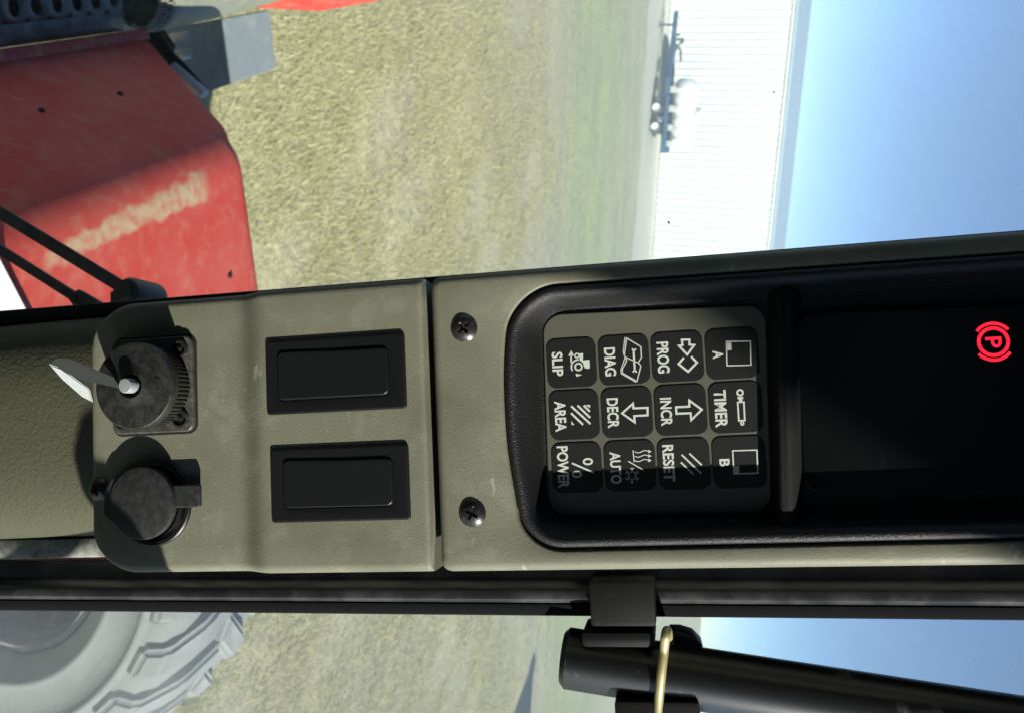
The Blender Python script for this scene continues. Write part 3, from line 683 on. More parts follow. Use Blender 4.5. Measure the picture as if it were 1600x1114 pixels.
# moulded trim of the front pillar
pt = empty('pillar_trim', CM.copy()); tag(pt, 'olive brown rounded pillar trim below the console', 'trim')
xl, xr_ = L(40, 505, -.05).x, L(40, 842, -.05).x; yb, yt = -.42, .38
bm = bmesh.new(); secp = []
for k in range(25):
    t = math.pi*(1-k/24); c = math.cos(t); s = math.sin(t)
    secp.append(((xl+xr_)/2+(xr_-xl)/2*math.copysign(abs(c)**.75, c), -.062+.042*abs(s)**.7))
secp = [(xl, -.12)]+secp+[(xr_, -.12)]
rw = []
for j in range(16):
    y = yb+(yt-yb)*j/15; rw.append([bm.verts.new((x+.0008*math.sin(j*1.3), y, z)) for x, z in secp])
for a, b in zip(rw, rw[1:]):
    for i in range(len(secp)-1): bm.faces.new((a[i], a[i+1], b[i+1], b[i]))
fm('cover', bm, M_trim, pt, 60)
bm = bmesh.new(); xs = L(40, 500, -.05).x; box(bm, (xs-.006, yb, -.09), (xs+.003, yt, -.046), bev=.003); fm('seal_strip', bm, M_brk, pt, 40)
bm = bmesh.new(); xs = L(40, 858, -.06).x; box(bm, (xs-.006, yb, -.09), (xs+.005, yt, -.058), bev=.003); fm('edge_seal', bm, M_seal, pt, 40)

# black steel corner post
po = empty('corner_post', CM.copy()); tag(po, 'black painted steel corner post running along the console', 'post')
def pl(z, a, b): return L(0, a, z), L(1600, b, z)
p0, p1 = pl(-.075, 955, 971); dd = (p1-p0).normalized(); e0 = p0-dd*.2; e1 = p1+dd*.2
sect_ = [(-.0290, -.10), (-.0290, -.004), (-.028, -.001), (-.0235, 0), (-.0190, 0), (-.0185, .002), (-.0165, .0055), (-.0135, .0072), (-.0105, .0070), (-.0085, .0050), (-.0078, .0025), (-.0078, -.10)]
bm = bmesh.new(); A = [bm.verts.new(e0+Vector((x, 0, z))) for x, z in sect_]; B = [bm.verts.new(e1+Vector((x, 0, z))) for x, z in sect_]
for i in range(len(sect_)-1): bm.faces.new((A[i], A[i+1], B[i+1], B[i]))
bm.faces.new(A); bm.faces.new(B[::-1]); fm('post', bm, M_post, po, 35)
bm = bmesh.new(); ss = [(-.0077, -.10), (-.0077, .0015), (-.0070, .0030), (-.0045, .0030), (-.0015, .0012), (0, -.003), (.0, -.10)]
A = [bm.verts.new(e0+Vector((x, 0, z))) for x, z in ss]; B = [bm.verts.new(e1+Vector((x, 0, z))) for x, z in ss]
for i in range(len(ss)-1): bm.faces.new((A[i], A[i+1], B[i+1], B[i]))
bm.faces.new(A); bm.faces.new(B[::-1]); fm('rubber_seal', bm, M_rub, po, 35)

# tube arm clamped to the post
ar = empty('tube_arm', CM.copy()); tag(ar, 'black steel tube arm clamped to the corner post', 'arm')
za = -.075; t0 = L(879, 1026, za); t1 = L(1600, 1140, za); td = (t1-t0).normalized(); t1 = t0+td*.36
mmpx = (L(900, 1000, za)-L(901, 1000, za)).length; rt_ = 46*mmpx
bm = bmesh.new(); tube(bm, [t0, t1], rt_, 40, bev=.0025); fm('tube', bm, M_arm, ar, 40)
def block(name, a, b, z0, z1, bev=.002):
    bm = bmesh.new(); box(bm, (min(a.x, b.x), min(a.y, b.y), z0), (max(a.x, b.x), max(a.y, b.y), z1), bev=bev); return fm(name, bm, M_clamp, ar, 30)
block('clamp', L(921, 905, -.055), L(1026, 975, -.055), -.085, -.050)
block('clamp_foot', L(912, 975, -.075), L(1025, 1000, -.075), -.092, -.060, .003)
block('clamp_plate', L(962, 1082, -.07), L(1097, 1170, -.07), -.10, -.058)
bm = bmesh.new(); pz = za-.004
pts = [L(1046, 984, pz), L(1062, 984, pz), L(1082, 990, pz), L(1096, 1004, pz), L(1100, 1020, pz), L(1044, 1016, pz)]
slab([Vector((p.x, p.y)) for p in pts], pz-.012, pz+.002, .001, 2, bm); fm('tab', bm, M_arm, ar, 40)
bm = bmesh.new(); rw_ = 7.2*mmpx; zf = za+rt_
pw = []
for (ix, iy, z) in ((1047, 1010, za-.002), (1044, 994, za+.006), (1043, 986, za+.012), (1042, 984, za+.018), (1040, 992, za+.0235), (1038, 1010, zf+.0025), (1035, 1035, zf+.0035), (1032, 1065, zf+.003), (1029, 1095, zf+.001), (1027, 1125, zf+.001), (1025, 1165, zf+.001), (1023, 1210, zf+.001)):
    pw.append(L(ix, iy, z))
# smooth the path
for _ in range(2):
    q = [pw[0]]
    for a, b in zip(pw, pw[1:]): q += [a*.75+b*.25, a*.25+b*.75]
    pw = q+[pw[-1]]
tube(bm, pw, rw_, 14); fm('wire_hook', bm, M_zinc, ar, 60)

# ================================================================== THE CONSOLE
con = empty('instrument_console', CM.copy()); tag(con, 'olive grey instrument console with black keypad and dark display on the pillar', 'console')
XL, XR = -.0664, .0636
ytop_lo = L(666, 660).y; ybot = L(124, 660).y
def lower_panel():
    bm = bmesh.new(); D = -.034; r = .0045; ya, yb_ = L(412, 600).y, L(362, 600).y
    def zt_(y):
        t = min(1, max(0, (y-yb_)/(ya-yb_))); t = t*t*(3-2*t); z = -.0065+.0065*t
        return z
    ysx = [ybot+.0004, ybot+.0012, ybot+.0025, ybot+.0045]+list(np.linspace(ybot+.008, ytop_lo-.004, 60))+[ytop_lo-.0022, ytop_lo-.0008, ytop_lo]
    rc = .024; rows = []
    for y in ysx:
        d = y-ybot; ins = rc-math.sqrt(max(0, rc*rc-(rc-d)**2)) if d < rc else 0
        ebot = min(1, d/.0045); drop = .0045*(1-math.sqrt(max(0, 1-(1-ebot)**2)))
        et = min(1, (ytop_lo-y)/.0018); drop += .0012*(1-math.sqrt(max(0, 1-(1-et)**2)))
        z = zt_(y)-drop; a, b = XL+ins, XR-ins; row = [(a, y, D), (a, y, z-r)]
        for k in range(1, 6):
            t = k/5*math.pi/2; row.append((a+r*(1-math.cos(t)), y, z-r+r*math.sin(t)))
        for k in range(1, 14): row.append((a+r+(b-a-2*r)*k/14, y, z))
        for k in range(0, 6):
            t = math.pi/2*(1-k/5); row.append((b-r*(1-math.cos(t)), y, z-r+r*math.sin(t)))
        row.append((b, y, D)); rows.append([bm.verts.new(v) for v in row])
    for a, b in zip(rows, rows[1:]):
        for i in range(len(a)-1): bm.faces.new((a[i], a[i+1], b[i+1], b[i]))
    bm.faces.new(rows[0]); bm.faces.new(rows[-1][::-1])
    return fm('lower_panel', bm, M_olive, con, 45)
lower_panel()
ZLOW = -.0065

def resample(pts, c, n=720):
    """star-shaped outline sampled by angle round c"""
    out = []; m = len(pts); A_ = [math.atan2(p.y-c.y, p.x-c.x) for p in pts]
    for k in range(n):
        t = 2*math.pi*k/n-math.pi; d = Vector((math.cos(t), math.sin(t))); best = None
        for i in range(m):
            p, q = pts[i]-c, pts[(i+1) % m]-c; e = q-p; den = d.x*e.y-d.y*e.x
            if abs(den) < 1e-14: continue
            s = (p.x*e.y-p.y*e.x)/den; u_ = (p.x*d.y-p.y*d.x)/den
            if s > 0 and -1e-6 <= u_ <= 1+1e-6 and (best is None or s > best): best = s
        out.append(c+d*best)
    return out
def v2(p): return Vector((p.x, p.y))
bez_px = rpoly([(797, 452), (1800, 381), (1800, 836), (820, 857), (783, 640)], [75, 20, 20, 60, 110], 14)
bez = [v2(L(p.x, p.y)) for p in bez_px]
BC = v2(L(1250, 640))
BZ = resample(bez, BC)
yu0, yu1 = L(679, 660).y, L(1830, 640).y
outp = rpoly([(XL, yu0), (XR, yu0), (XR, yu1), (XL, yu1)], [.0025, .0025, .01, .01], 6)
OP = resample([Vector(p) for p in outp], BC)
bm = bmesh.new(); rs = []
rr = .0042
def outer(d): return resample([Vector(p) for p in rpoly([(XL+d, yu0+d), (XR-d, yu0+d), (XR-d, yu1-d), (XL+d, yu1-d)], [.0045-d*.6]*2+[.01]*2, 8)], BC)
rs.append([Vector((p.x, p.y, -.034)) for p in outer(0)])
for k in range(6):
    t = k/5*math.pi/2; q = outer(rr*(1-math.cos(t))); rs.append([Vector((p.x, p.y, -rr+rr*math.sin(t))) for p in q])
q = inset(BZ, -.0022); rs.append([Vector((p.x, p.y, 0)) for p in q])
q = inset(BZ, -.0012); rs.append([Vector((p.x, p.y, -.0004)) for p in q])
q = inset(BZ, -.0006); rs.append([Vector((p.x, p.y, -.0014)) for p in q])
rs.append([Vector((p.x, p.y, -.012)) for p in inset(BZ, -.0006)])
rings(bm, rs, False, False); fm('upper_panel', bm, M_olive, con, 40)

# black bezel, dished
flo_px = rpoly([(843, 486), (1785, 424), (1785, 808), (852, 812)], [45, 15, 15, 40], 12)
FZ = -.0155
FL = resample([v2(L(p.x, p.y, FZ)) for p in flo_px], v2(L(1250, 640, FZ)))
bm = bmesh.new(); rs = [[Vector((p.x, p.y, -.012)) for p in inset(BZ, .0001)], [Vector((p.x, p.y, -.0006)) for p in inset(BZ, .0001)]]
for d_, z in ((.0008, .0004), (.0020, .0009), (.0034, .0007), (.0046, -.0002), (.0056, -.0016)): rs.append([Vector((p.x, p.y, z)) for p in inset(BZ, d_)])
last = rs[-1]
for t in (.25, .5, .75, .93):
    rs.append([Vector((a.x*(1-t)+b.x*t, a.y*(1-t)+b.y*t, -.0016+(FZ+.0016)*(t**1.15))) for a, b in zip(last, FL)])
rs.append([Vector((p.x, p.y, FZ)) for p in inset(FL, .0006)])
rings(bm, rs, False, True); bezel = fm('bezel', bm, M_black, con, 40)
# bridge between keypad and display
def pxpoly(c, r, z, seg=8): return [v2(L(p.x, p.y, z)) for p in rpoly(c, r, seg)]
bm = bmesh.new(); hump = []
for t in np.linspace(0, 1, 9):
    w = math.cos(t*math.pi/2); zh = FZ-.001+(-.0040-FZ+.001)*(.5-.5*math.cos(t*math.pi)); a_ = 1220-20*w-2; b_ = 1230+20*w+2
    hump.append([Vector((*v2(L(p.x, p.y, zh)), zh)) for p in rpoly([(a_, 452-6*w), (b_, 450-6*w), (b_+6, 830+6*w), (a_+6, 834+6*w)], 5+6*w, 6)])
rings(bm, hump, False, True); fm('divider', bm, M_blackm, bezel, 50)
bm = slab(pxpoly([(1243, 489), (1790, 466), (1790, 762), (1256, 768)], [28, 5, 5, 20], -.0115), FZ-.0005, -.0118, .0008, 3); screen = fm('display_screen', bm, M_screen, con, 40)

# parking brake lamp, lit
zs = -.0116
lamp_c = v2(L(1552, 534, zs)); kpx = (v2(L(1552, 535, zs))-v2(L(1552, 534, zs))).length
def stroke(bm, pts, w, z, closed=False):
    n = len(pts); Lf, Rt = [], []
    for i in range(n):
        if closed: a, b = pts[i-1], pts[(i+1) % n]
        else: a, b = pts[max(i-1, 0)], pts[min(i+1, n-1)]
        d1 = (pts[i]-a); d2 = (b-pts[i])
        if d1.length < 1e-12: d1 = d2
        if d2.length < 1e-12: d2 = d1
        d1 = d1.normalized(); d2 = d2.normalized(); t = (d1+d2)
        t = t.normalized() if t.length > 1e-6 else d1
        nn = Vector((-t.y, t.x)); k = 1/max(.45, nn.dot(Vector((-d1.y, d1.x))))
        Lf.append(pts[i]+nn*w/2*k); Rt.append(pts[i]-nn*w/2*k)
    m = n if closed else n-1
    vl = [bm.verts.new((p.x, p.y, z)) for p in Lf]; vr = [bm.verts.new((p.x, p.y, z)) for p in Rt]
    for i in range(m):
        j = (i+1) % n; bm.faces.new((vr[i], vr[j], vl[j], vl[i]))
def arc(c, r, a0, a1, n=24, ry=None): return [c+Vector((r*math.cos(rad(a0+(a1-a0)*k/n)), (ry or r)*math.sin(rad(a0+(a1-a0)*k/n)))) for k in range(n+1)]
def fill(bm, pts, z): bm.faces.new([bm.verts.new((p.x, p.y, z)) for p in pts])
bm = bmesh.new()
stroke(bm, arc(lamp_c, 21*kpx, 0, 360, 48)[:-1], 5.2*kpx, zs+.0002, True)
stroke(bm, arc(lamp_c, 28.5*kpx, -52, 52), 4.6*kpx, zs+.0002); stroke(bm, arc(lamp_c, 28.5*kpx, 128, 232), 4.6*kpx, zs+.0002)
K_ = lambda x, y: lamp_c+Vector((x, y))*kpx
stroke(bm, [K_(-5.5, -11), K_(-5.5, 11)], 5, zs+.0002) if False else stroke(bm, [K_(-5, -11.5), K_(-5, 11.5)], 4.6*kpx, zs+.0002)
stroke(bm, [K_(-5, 9.4), K_(2, 9.4), K_(6, 7.5), K_(7.4, 4), K_(6, .6), K_(2, -1.4), K_(-5, -1.4)], 4.4*kpx, zs+.00025)
for f in bm.faces:
    if f.normal.z < 0: f.normal_flip()
o = fm('parking_brake_lamp', bm, M_red_lamp, con, normals=False); o['label'] = 'glowing red parking brake symbol'

# keypad membrane
mz = FZ+.0012
bm = slab(pxpoly([(848, 492), (1196, 476), (1206, 800), (858, 807)], 30, mz), FZ-.0005, mz, .0005, 2); fm('keypad_membrane', bm, M_memb, con, 40)
# text
def text_mesh(s, bold=.028):
    c = bpy.data.curves.new('lettering', 'FONT'); c.body = s; c.size = 1; c.offset = bold; c.resolution_u = 4; c.fill_mode = 'FRONT'
    o = bpy.data.objects.new('lettering', c); COL.objects.link(o)
    dg = bpy.context.evaluated_depsgraph_get(); me = bpy.data.meshes.new_from_object(o.evaluated_get(dg))
    bpy.data.objects.remove(o); bpy.data.curves.remove(c); return me
def put_text(s, box_px, z, parent, off):
    (ax, ay), (bx, by) = box_px
    p = v2(L(ax, ay, z)); q = v2(L(bx, by, z)); p2 = v2(L(ax, by, z)); q2 = v2(L(bx, ay, z))
    cen = (p+q+p2+q2)/4; w = ((p2-p).length+(q-q2).length)/2; h = ((q2-p).length+(q-p2).length)/2
    me = text_mesh(s); co = np.zeros(len(me.vertices)*3, np.float32); me.vertices.foreach_get('co', co); co = co.reshape(-1, 3)
    lo, hi = co.min(0), co.max(0); co[:, 0] = (co[:, 0]-(lo[0]+hi[0])/2)*w/(hi[0]-lo[0])+cen.x-off.x; co[:, 1] = (co[:, 1]-(lo[1]+hi[1])/2)*h/(hi[1]-lo[1])+cen.y-off.y; co[:, 2] = z-off.z
    me.vertices.foreach_set('co', co.ravel()); me.update(); me.name = 'lettering'
    return mobj('lettering', me, M_print, parent)
def z7(x, y): return (780+x/3.3333, 400+y/3.3333)
def z8(x, y): return (780+x/3.3333, 600+y/3.3333)
kz = mz+.0004
cent = {'SLIP': (894, 567), 'DIAG': (974.7, 562.3), 'PROG': (1058, 557.5), 'A': (1144, 553), 'AREA': (897, 648), 'DECR': (979.5, 644.4), 'INCR': (1063.5, 640.5), 'TIMER': (1149, 636),
        'POWER': (900, 730), 'AUTO': (984, 727.5), 'RESET': (1068.6, 724.5), 'B': (1154.7, 721)}
tx = {'SLIP': (z7(275, 500), z7(332, 625)), 'DIAG': (z7(548, 477), z7(607, 625)), 'PROG': (z7(822, 447), z7(885, 610)), 'A': (z7(1112, 492), z7(1168, 535)),
      'AREA': (z8(290, 88), z8(348, 247)), 'DECR': (z8(562, 72), z8(622, 228)), 'INCR': (z8(840, 70), z8(900, 217)), 'TIMER': (z8(1122, 30), z8(1185, 225)),
      'POWER': (z8(303, 322), z8(362, 540)), 'AUTO': (z8(578, 352), z8(635, 518)), 'RESET': (z8(853, 315), z8(912, 505)), 'B': (z8(1147, 388), z8(1200, 428))}
names = list(cent); loc = {k: v2(L(*cent[k], kz)) for k in names}
xs_ = [np.mean([loc[names[r*4+c]].x for c in range(4)]) for r in range(3)]; ys_ = [np.mean([loc[names[r*4+c]].y for r in range(3)]) for c in range(4)]
kw = .0222
bm = slab(rrect(0, 0, kw, kw*1.0, .0042, 6), -.0006, 0, .0003, 2); kme = bpy.data.meshes.new('key'); bmesh.ops.recalc_face_normals(bm, faces=bm.faces); bm.to_mesh(kme); bm.free(); kme.materials.append(M_key)
kpz = (v2(L(1000, 641, kz))-v2(L(1000, 640, kz))).length
def P7(*l): return [v2(L(*z7(*p), kz)) for p in l]
def P8(*l): return [v2(L(*z8(*p), kz)) for p in l]
def c7(x, y): return P7((x, y))[0]
def c8(x, y): return P8((x, y))[0]
zz = kpz/3.3333                                          # one zoom pixel in metres
def sym(k, bm, z):
    S = lambda pts, w, cl=False: stroke(bm, pts, w*zz, z, cl)
    Fl = lambda pts: fill(bm, pts, z)
    O = lambda c, r, w: stroke(bm, arc(c, r*zz, 0, 360, 24)[:-1], w*zz, z, True)
    if k == 'SLIP':
        S(P7((375, 555), (375, 512)), 8); Fl(P7((360, 520), (390, 520), (375, 492)))
        O(c7(405, 519), 11, 7); O(c7(413, 577), 18, 9)
        Fl(P7((417, 508), (437, 506), (436, 545), (420, 548))); Fl(P7((424, 545), (470, 540), (472, 583), (462, 588), (444, 582), (438, 560)))
        S(arc(c7(413, 577), 38*zz, 175, 300, 14), 8); Fl(P7((398, 612), (402, 628), (432, 618)))
    elif k == 'DIAG':
        S(P7((664, 428), (738, 473), (741, 528), (724, 556), (738, 572), (718, 652), (642, 609), (641, 590), (664, 545), (652, 515)), 5.5, True)
        S(P7((655, 424), (646, 500), (655, 530), (634, 592), (636, 612), (712, 656)), 4.5); S(P7((660, 528), (724, 556)), 5)
        S(P7((700, 496), (706, 592)), 10)
        S(P7((692, 482), (700, 496), (712, 484)), 8); S(P7((696, 605), (706, 592), (716, 606)), 8)
    elif k == 'PROG':
        S(P7((951, 437), (991, 436), (991, 462), (1016, 464), (979, 514), (936, 468), (955, 465)), 10.5, True)
        S(P7((962, 530), (934, 562), (984, 602), (1030, 555), (1000, 524)), 11)
    elif k in 'AB':
        if k == 'A': S(P7((1183, 446), (1308, 444), (1311, 568), (1186, 571)), 6, True); Fl(P7((1182, 452), (1209, 451), (1210, 490), (1183, 491)))
        else: S(P8((1216, 346), (1342, 342), (1347, 462), (1222, 466)), 6.5, True); Fl(P8((1222, 425), (1249, 424), (1250, 464), (1223, 465)))
    elif k == 'AREA':
        for a, b in (((440, 110), (472, 142)), ((408, 110), (474, 174)), ((375, 114), (475, 206)), ((374, 150), (437, 210))): S(P8(a, b), 11)
        Fl(P8((448, 107), (474, 107), (474, 124))); Fl(P8((375, 190), (392, 211), (377, 211)))
    elif k == 'DECR': S(P8((640, 151), (697, 100), (699, 125), (773, 122), (773, 161), (703, 165), (706, 198)), 10.5, True)
    elif k == 'INCR': S(P8((921, 119), (990, 116), (990, 84), (1055, 132), (1000, 186), (997, 150), (923, 153)), 10.5, True)
    elif k == 'TIMER':
        O(c8(1254, 44), 14, 9); Fl(P8((1241, 66), (1270, 64), (1272, 76), (1242, 78))); Fl(P8((1248, 78), (1266, 77), (1267, 92), (1249, 93)))
        S(P8((1242, 94), (1274, 92), (1279, 188), (1248, 190)), 8, True); O(c8(1266, 204), 7, 7)
    elif k == 'POWER':
        for c in ((462, 402), (405, 468)): stroke(bm, arc(c8(*c), 14*zz, 0, 360, 24, 22*zz)[:-1], 10*zz, z, True)
        S(P8((378, 410), (492, 459)), 9)
    elif k == 'AUTO':
        S(P8((697, 343), (703, 405)), 5)
        for y in (350, 373, 396):
            S([c8(706+t*72, y+6*math.sin(t*6.3)) for t in np.linspace(0, 1, 14)], 4.5); Fl(P8((776, y-10), (794, y), (776, y+9)))
        S(P8((672, 400), (750, 445)), 5.5)
        c = (692, 475)
        for q in range(3):
            a = rad(30+60*q); dx, dy = 38*math.cos(a), 42*math.sin(a); S(P8((c[0]-dx, c[1]-dy), (c[0]-dx*.42, c[1]-dy*.42)), 3.6); S(P8((c[0]+dx, c[1]+dy), (c[0]+dx*.42, c[1]+dy*.42)), 3.6)
            for s in (1, -1):
                ex, ey = c[0]+s*dx*.8, c[1]+s*dy*.8
                for d_ in (-.6, .6):
                    a2 = math.atan2(s*dy, s*dx)+d_; S(P8((c[0]+s*dx*.62, c[1]+s*dy*.62), (c[0]+s*dx*.62+15*math.cos(a2), c[1]+s*dy*.62+15*math.sin(a2))), 3)
        stroke(bm, [c8(c[0]+20*math.cos(rad(60*q)), c[1]+22*math.sin(rad(60*q))) for q in range(6)], 3.6*zz, z, True)
    elif k == 'RESET':
        for a, b in (((990, 360), (1055, 420)), ((950, 366), (1052, 464)), ((946, 406), (1012, 468))): S(P8(a, b), 8.5)
desc = {'SLIP': 'black key SLIP with tractor symbol', 'DIAG': 'black key DIAG with open manual and wrench', 'PROG': 'black key PROG with arrow into diamond', 'A': 'black key A with square symbol', 'AREA': 'black key AREA with hatching symbol',
        'DECR': 'black key DECR with downward arrow', 'INCR': 'black key INCR with upward arrow', 'TIMER': 'black key TIMER with cylinder symbol', 'POWER': 'black key POWER with percent sign', 'AUTO': 'black key AUTO with heat and snowflake',
        'RESET': 'black key RESET with three slashes', 'B': 'black key B with square symbol'}
for r in range(3):
    for c in range(4):
        k = names[r*4+c]; pos = Vector((xs_[r], ys_[c], kz)); ko = mobj('key', kme, None, con); ko.location = pos; ko['label'] = desc[k]
        zl = kz+.00012; put_text(k, tx[k], zl, ko, pos)
        bm = bmesh.new(); sym(k, bm, zl)
        for v_ in bm.verts: v_.co -= pos
        bm.normal_update()
        for f in bm.faces:
            if f.normal.z < 0: f.normal_flip()
        fm('symbol', bm, M_print, ko, normals=False)

# screws with cross recess
def cross_screw(parent, p, r, h, ang, name='screw', m=None):
    """domed head with a cross cut, p = seat centre in console coordinates"""
    n = 48; bm = bmesh.new(); M_ = Matrix.Translation(p)@Matrix.Rotation(ang, 4, 'Z')
    radii = np.linspace(0, 1, 15)
    def hz(x, y):
        d = math.hypot(x, y); z = h*(1-(d)**2.6)
        ax_, ay_ = abs(x), abs(y); arm = .50
        cut = max(min((.115-ay_)/.05, (arm-ax_)/.08, 1), min((.115-ax_)/.05, (arm-ay_)/.08, 1))
        if cut > 0: z -= min(1, cut)*h*.75*(1-d*.9)
        return z
    g = 33; V = {}
    for i in range(g):
        for j in range(g):
            x = -1+2*i/(g-1); y = -1+2*j/(g-1)
            if x*x+y*y <= 1.0: V[i, j] = bm.verts.new(M_@Vector((x*r, y*r, hz(x, y))))
    bound = set()
    for i in range(g-1):
        for j in range(g-1):
            q = [(i, j), (i+1, j), (i+1, j+1), (i, j+1)]
            if all(t in V for t in q): bm.faces.new([V[t] for t in q])
    # rim
    for v_ in list(bm.verts):
        if v_.link_faces and v_.is_boundary:
            c = M_.inverted()@v_.co; d = Vector((c.x, c.y)).length
            v_.co = M_@Vector((c.x/d*r, c.y/d*r, 0.0))
    loose = [v_ for v_ in bm.verts if not v_.link_faces]; bmesh.ops.delete(bm, geom=loose, context='VERTS')
    es = [e for e in bm.edges if e.is_boundary]; ex = bmesh.ops.extrude_edge_only(bm, edges=es)
    for v_ in [x for x in ex['geom'] if isinstance(x, bmesh.types.BMVert)]: v_.co.z -= .0012
    return fm(name, bm, m or M_screw, parent, 35)
cross_screw(con, L(725, 513, .0002), .0060, .0022, rad(38)); cross_screw(con, L(738, 801, .0002), .0060, .0022, rad(60))

# blank switch plates
for (c, inn_) in ((((413, 533), (630, 520), (636, 637), (418, 649)), ((431, 549), (606, 540), (610, 616), (437, 627))), (((420, 703), (636, 691), (642, 808), (426, 820)), ((440, 719), (613, 710), (617, 786), (446, 798)))):
    def lrect(cs, z):
        q = [v2(L(*p, z)) for p in cs]; cx = sum(p.x for p in q)/4; cy = sum(p.y for p in q)/4
        return cx, cy, (abs(q[2].x-q[1].x)+abs(q[3].x-q[0].x))/2, (abs(q[1].y-q[0].y)+abs(q[2].y-q[3].y))/2
    cx, cy, w, h = lrect(c, .0012); icx, icy, iw, ih = lrect(inn_, .001)
    o1 = rrect(cx, cy, w, h, .0016, 5); i1 = rrect(icx, icy, iw, ih, .0030, 6)
    bm = bmesh.new(); rs = [[Vector((p.x, p.y, z)) for p in inset(o1, d)] for d, z in ((0, -.002), (0, .0008), (.0003, .0012), (.0008, .0014), (.0012, .0014))]
    rs += [[Vector((p.x, p.y, z)) for p in inset(i1, d)] for d, z in ((-.0012, .0014), (-.0003, .0013), (-.0001, .0009), (.0001, .0011), (.0005, .0021), (.0008, .0023), (.0014, .0023))]
    rings(bm, rs, False, True); sw = fm('switch_blank', bm, M_blank, con, 30)

# ignition switch: plate, ribbed body, dished cap
ign = empty('ignition_switch'); ign.parent = con
zp = ZLOW; q = [v2(L(*p, zp+.002)) for p in ((172, 533), (297, 524), (306, 671), (180, 681))]
pc = (q[0]+q[1]+q[2]+q[3])/4; pw_ = ((q[1].y-q[0].y)+(q[2].y-q[3].y))/2; pw2 = ((q[3].x-q[0].x)+(q[2].x-q[1].x))/2
ign.location = (pc.x, pc.y, zp)
bm = slab(rrect(0, 0, abs(pw2)+.0022, abs(pw_)+.0022, .0048, 6), -.002, .0003, .0002, 2); fm('gasket', bm, M_brk, ign, 40)
bm = slab(rrect(0, 0, abs(pw2), abs(pw_), .0042, 6), .0003, .0026, .0008, 3); fm('plate', bm, M_ignp, ign, 40)
hx, hy = abs(pw2)/2-.0062, abs(pw_)/2-.0062
for sx in (-1, 1):
    for sy in (-1, 1):
        p = Vector((sx*hx, sy*hy, .0027)); Mk = Matrix.Translation(p)
        bm = bmesh.new(); lathe(bm, [(.0044, 0), (.0042, .0012), (.0034, .0014), (.0029, .0002), (.0013, .0002), (.0011, .0012), (0, .0014)], 24, Mk); fm('rivet', bm, M_screw, ign, 40)
bb = v2(L(236, 604, zp+.004)); bc = Vector((bb.x-pc.x, bb.y-pc.y)); rb = .0195; hk = .0175
bm = bmesh.new(); n = 240; prof = []
rs = []
for z in (.0026, .0125):
    ring = []
    for k in range(n):
        an = 2*math.pi*k/n; r = rb-(.0007 if (k//2) % 2 else 0); ring.append(Vector((bc.x+r*math.cos(an), bc.y+r*math.sin(an), z)))
    rs.append(ring)
rings(bm, rs, False, True); fm('ribbed_body', bm, M_ign, ign, 25)
Mk = Matrix.Translation((bc.x, bc.y, 0))
bm = bmesh.new(); lathe(bm, [(rb*1.0, .0122), (rb*1.03, .0128), (rb*1.03, hk-.0012), (rb*.99, hk-.0002), (rb*.93, hk), (rb*.6, hk+.0002), (rb*.45, hk+.0010), (rb*.30, hk+.0022), (rb*.28, hk+.0016), (rb*.25, hk-.001), (0, hk-.001)], 64, Mk); fm('cap', bm, M_ign, ign, 40)
for (dx, dy, w, h) in ((0, .0125, .006, .0022), (-.001, -.0135, .0055, .0012)): fm('position_mark', slab(rrect(bc.x+dx, bc.y+dy, w, h, .0004, 3), hk-.0004, hk+.0005, .0002, 2), M_brk, ign, 40)
bm = bmesh.new(); lathe(bm, [(.0034, hk-.002), (.0034, hk+.0055), (.0030, hk+.0060), (0, hk+.0062)], 28, Mk); fm('lock_pin', bm, M_keymetal, ign, 40)

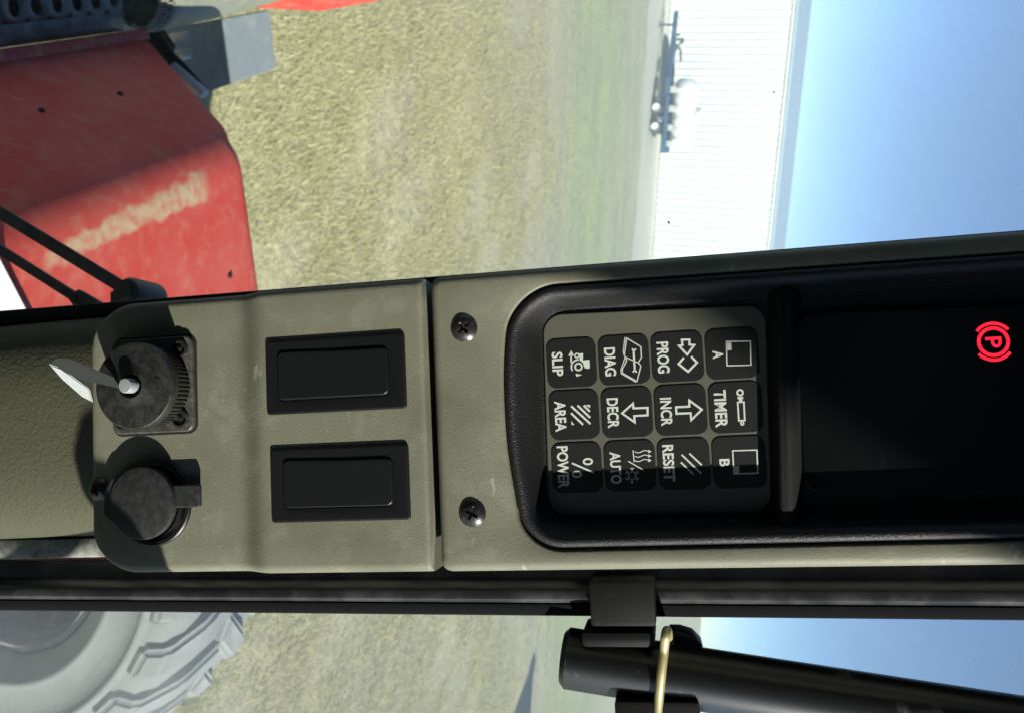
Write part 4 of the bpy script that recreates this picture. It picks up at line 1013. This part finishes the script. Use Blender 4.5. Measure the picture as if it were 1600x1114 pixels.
# the key: a folded flat bow standing out of the lock
zk = zp+hk
key = empty('ignition_key', CM@Matrix.Translation(Vector((pc.x+bc.x, pc.y+bc.y, zk)))); tag(key, 'flat metal key standing in the ignition switch', 'key')
KI = (CM.inverted()@key.matrix_world).inverted()
def prismq(pts, th, name, m):
    pts = [KI@p for p in pts]; nn = (pts[1]-pts[0]).cross(pts[2]-pts[0]).normalized()
    bm = bmesh.new(); rings(bm, [[p-nn*th/2 for p in pts], [p+nn*th/2 for p in pts]], True, True); bmesh.ops.bevel(bm, geom=bm.edges[:], offset=th*.25, segments=2, affect='EDGES')
    return fm(name, bm, m, key, 40)
prismq([L(188, 606, zk+.002), L(176, 590, zk+.003), L(108, 561, zk+.018), L(86, 560, zk+.021), L(78, 566, zk+.021), L(120, 590, zk+.012)], .0022, 'shank', M_brk)
prismq([L(76, 567, zk+.021), L(96, 574, zk+.017), L(140, 606, zk+.004), L(146, 628, zk-.004), L(128, 617, zk+.002), L(98, 592, zk+.012)], .0018, 'bow', M_keymetal)

# power outlet with rubber lid
out = empty('power_outlet'); out.parent = con; oc = v2(L(241, 788, zp)); out.location = (oc.x, oc.y, zp)
bm = bmesh.new(); lathe(bm, [(.0195, -.002), (.0195, .0012), (.0188, .0018), (.0172, .0018), (.0166, .0008), (.0150, .0006), (.0150, -.001)], 56); fm('rim', bm, M_blank, out, 40)
bm = bmesh.new(); lathe(bm, [(.0150, .0), (.0152, .004), (.0158, .0050)], 48); fm('collar', bm, M_screw, out, 40)
bm = bmesh.new(); ctr = v2(L(224, 785, zp+.006))-oc; Mk = Matrix.Translation((ctr.x, ctr.y, 0))
lathe(bm, [(.0162, .0045), (.0170, .0050), (.0172, .0068), (.0166, .0078), (.0150, .0082), (.006, .0086), (0, .0087)], 56, Mk); fm('lid', bm, M_cap, out, 40)
pa_, pb_ = v2(L(272, 757, zp+.006))-oc, v2(L(306, 792, zp+.006))-oc
bm = slab(rrect((pa_.x+pb_.x)/2, (pa_.y+pb_.y)/2, abs(pa_.x-pb_.x), abs(pa_.y-pb_.y)+.004, .0012, 4), .0042, .0064, .0007, 3); fm('pull_tab', bm, M_cap, out, 40)
pts = [v2(L(*p, zp+.005))-oc for p in ((166, 765), (176, 745), (200, 735), (215, 830), (190, 826), (164, 805))]
bm = slab(rpoly([(p.x, p.y) for p in pts][::-1], .002, 3), .003, .0066, .001, 3); fm('hinge', bm, M_cap, out, 40)
cross_screw(con, L(155, 764, zp+.0005), .0055, .0030, rad(20))
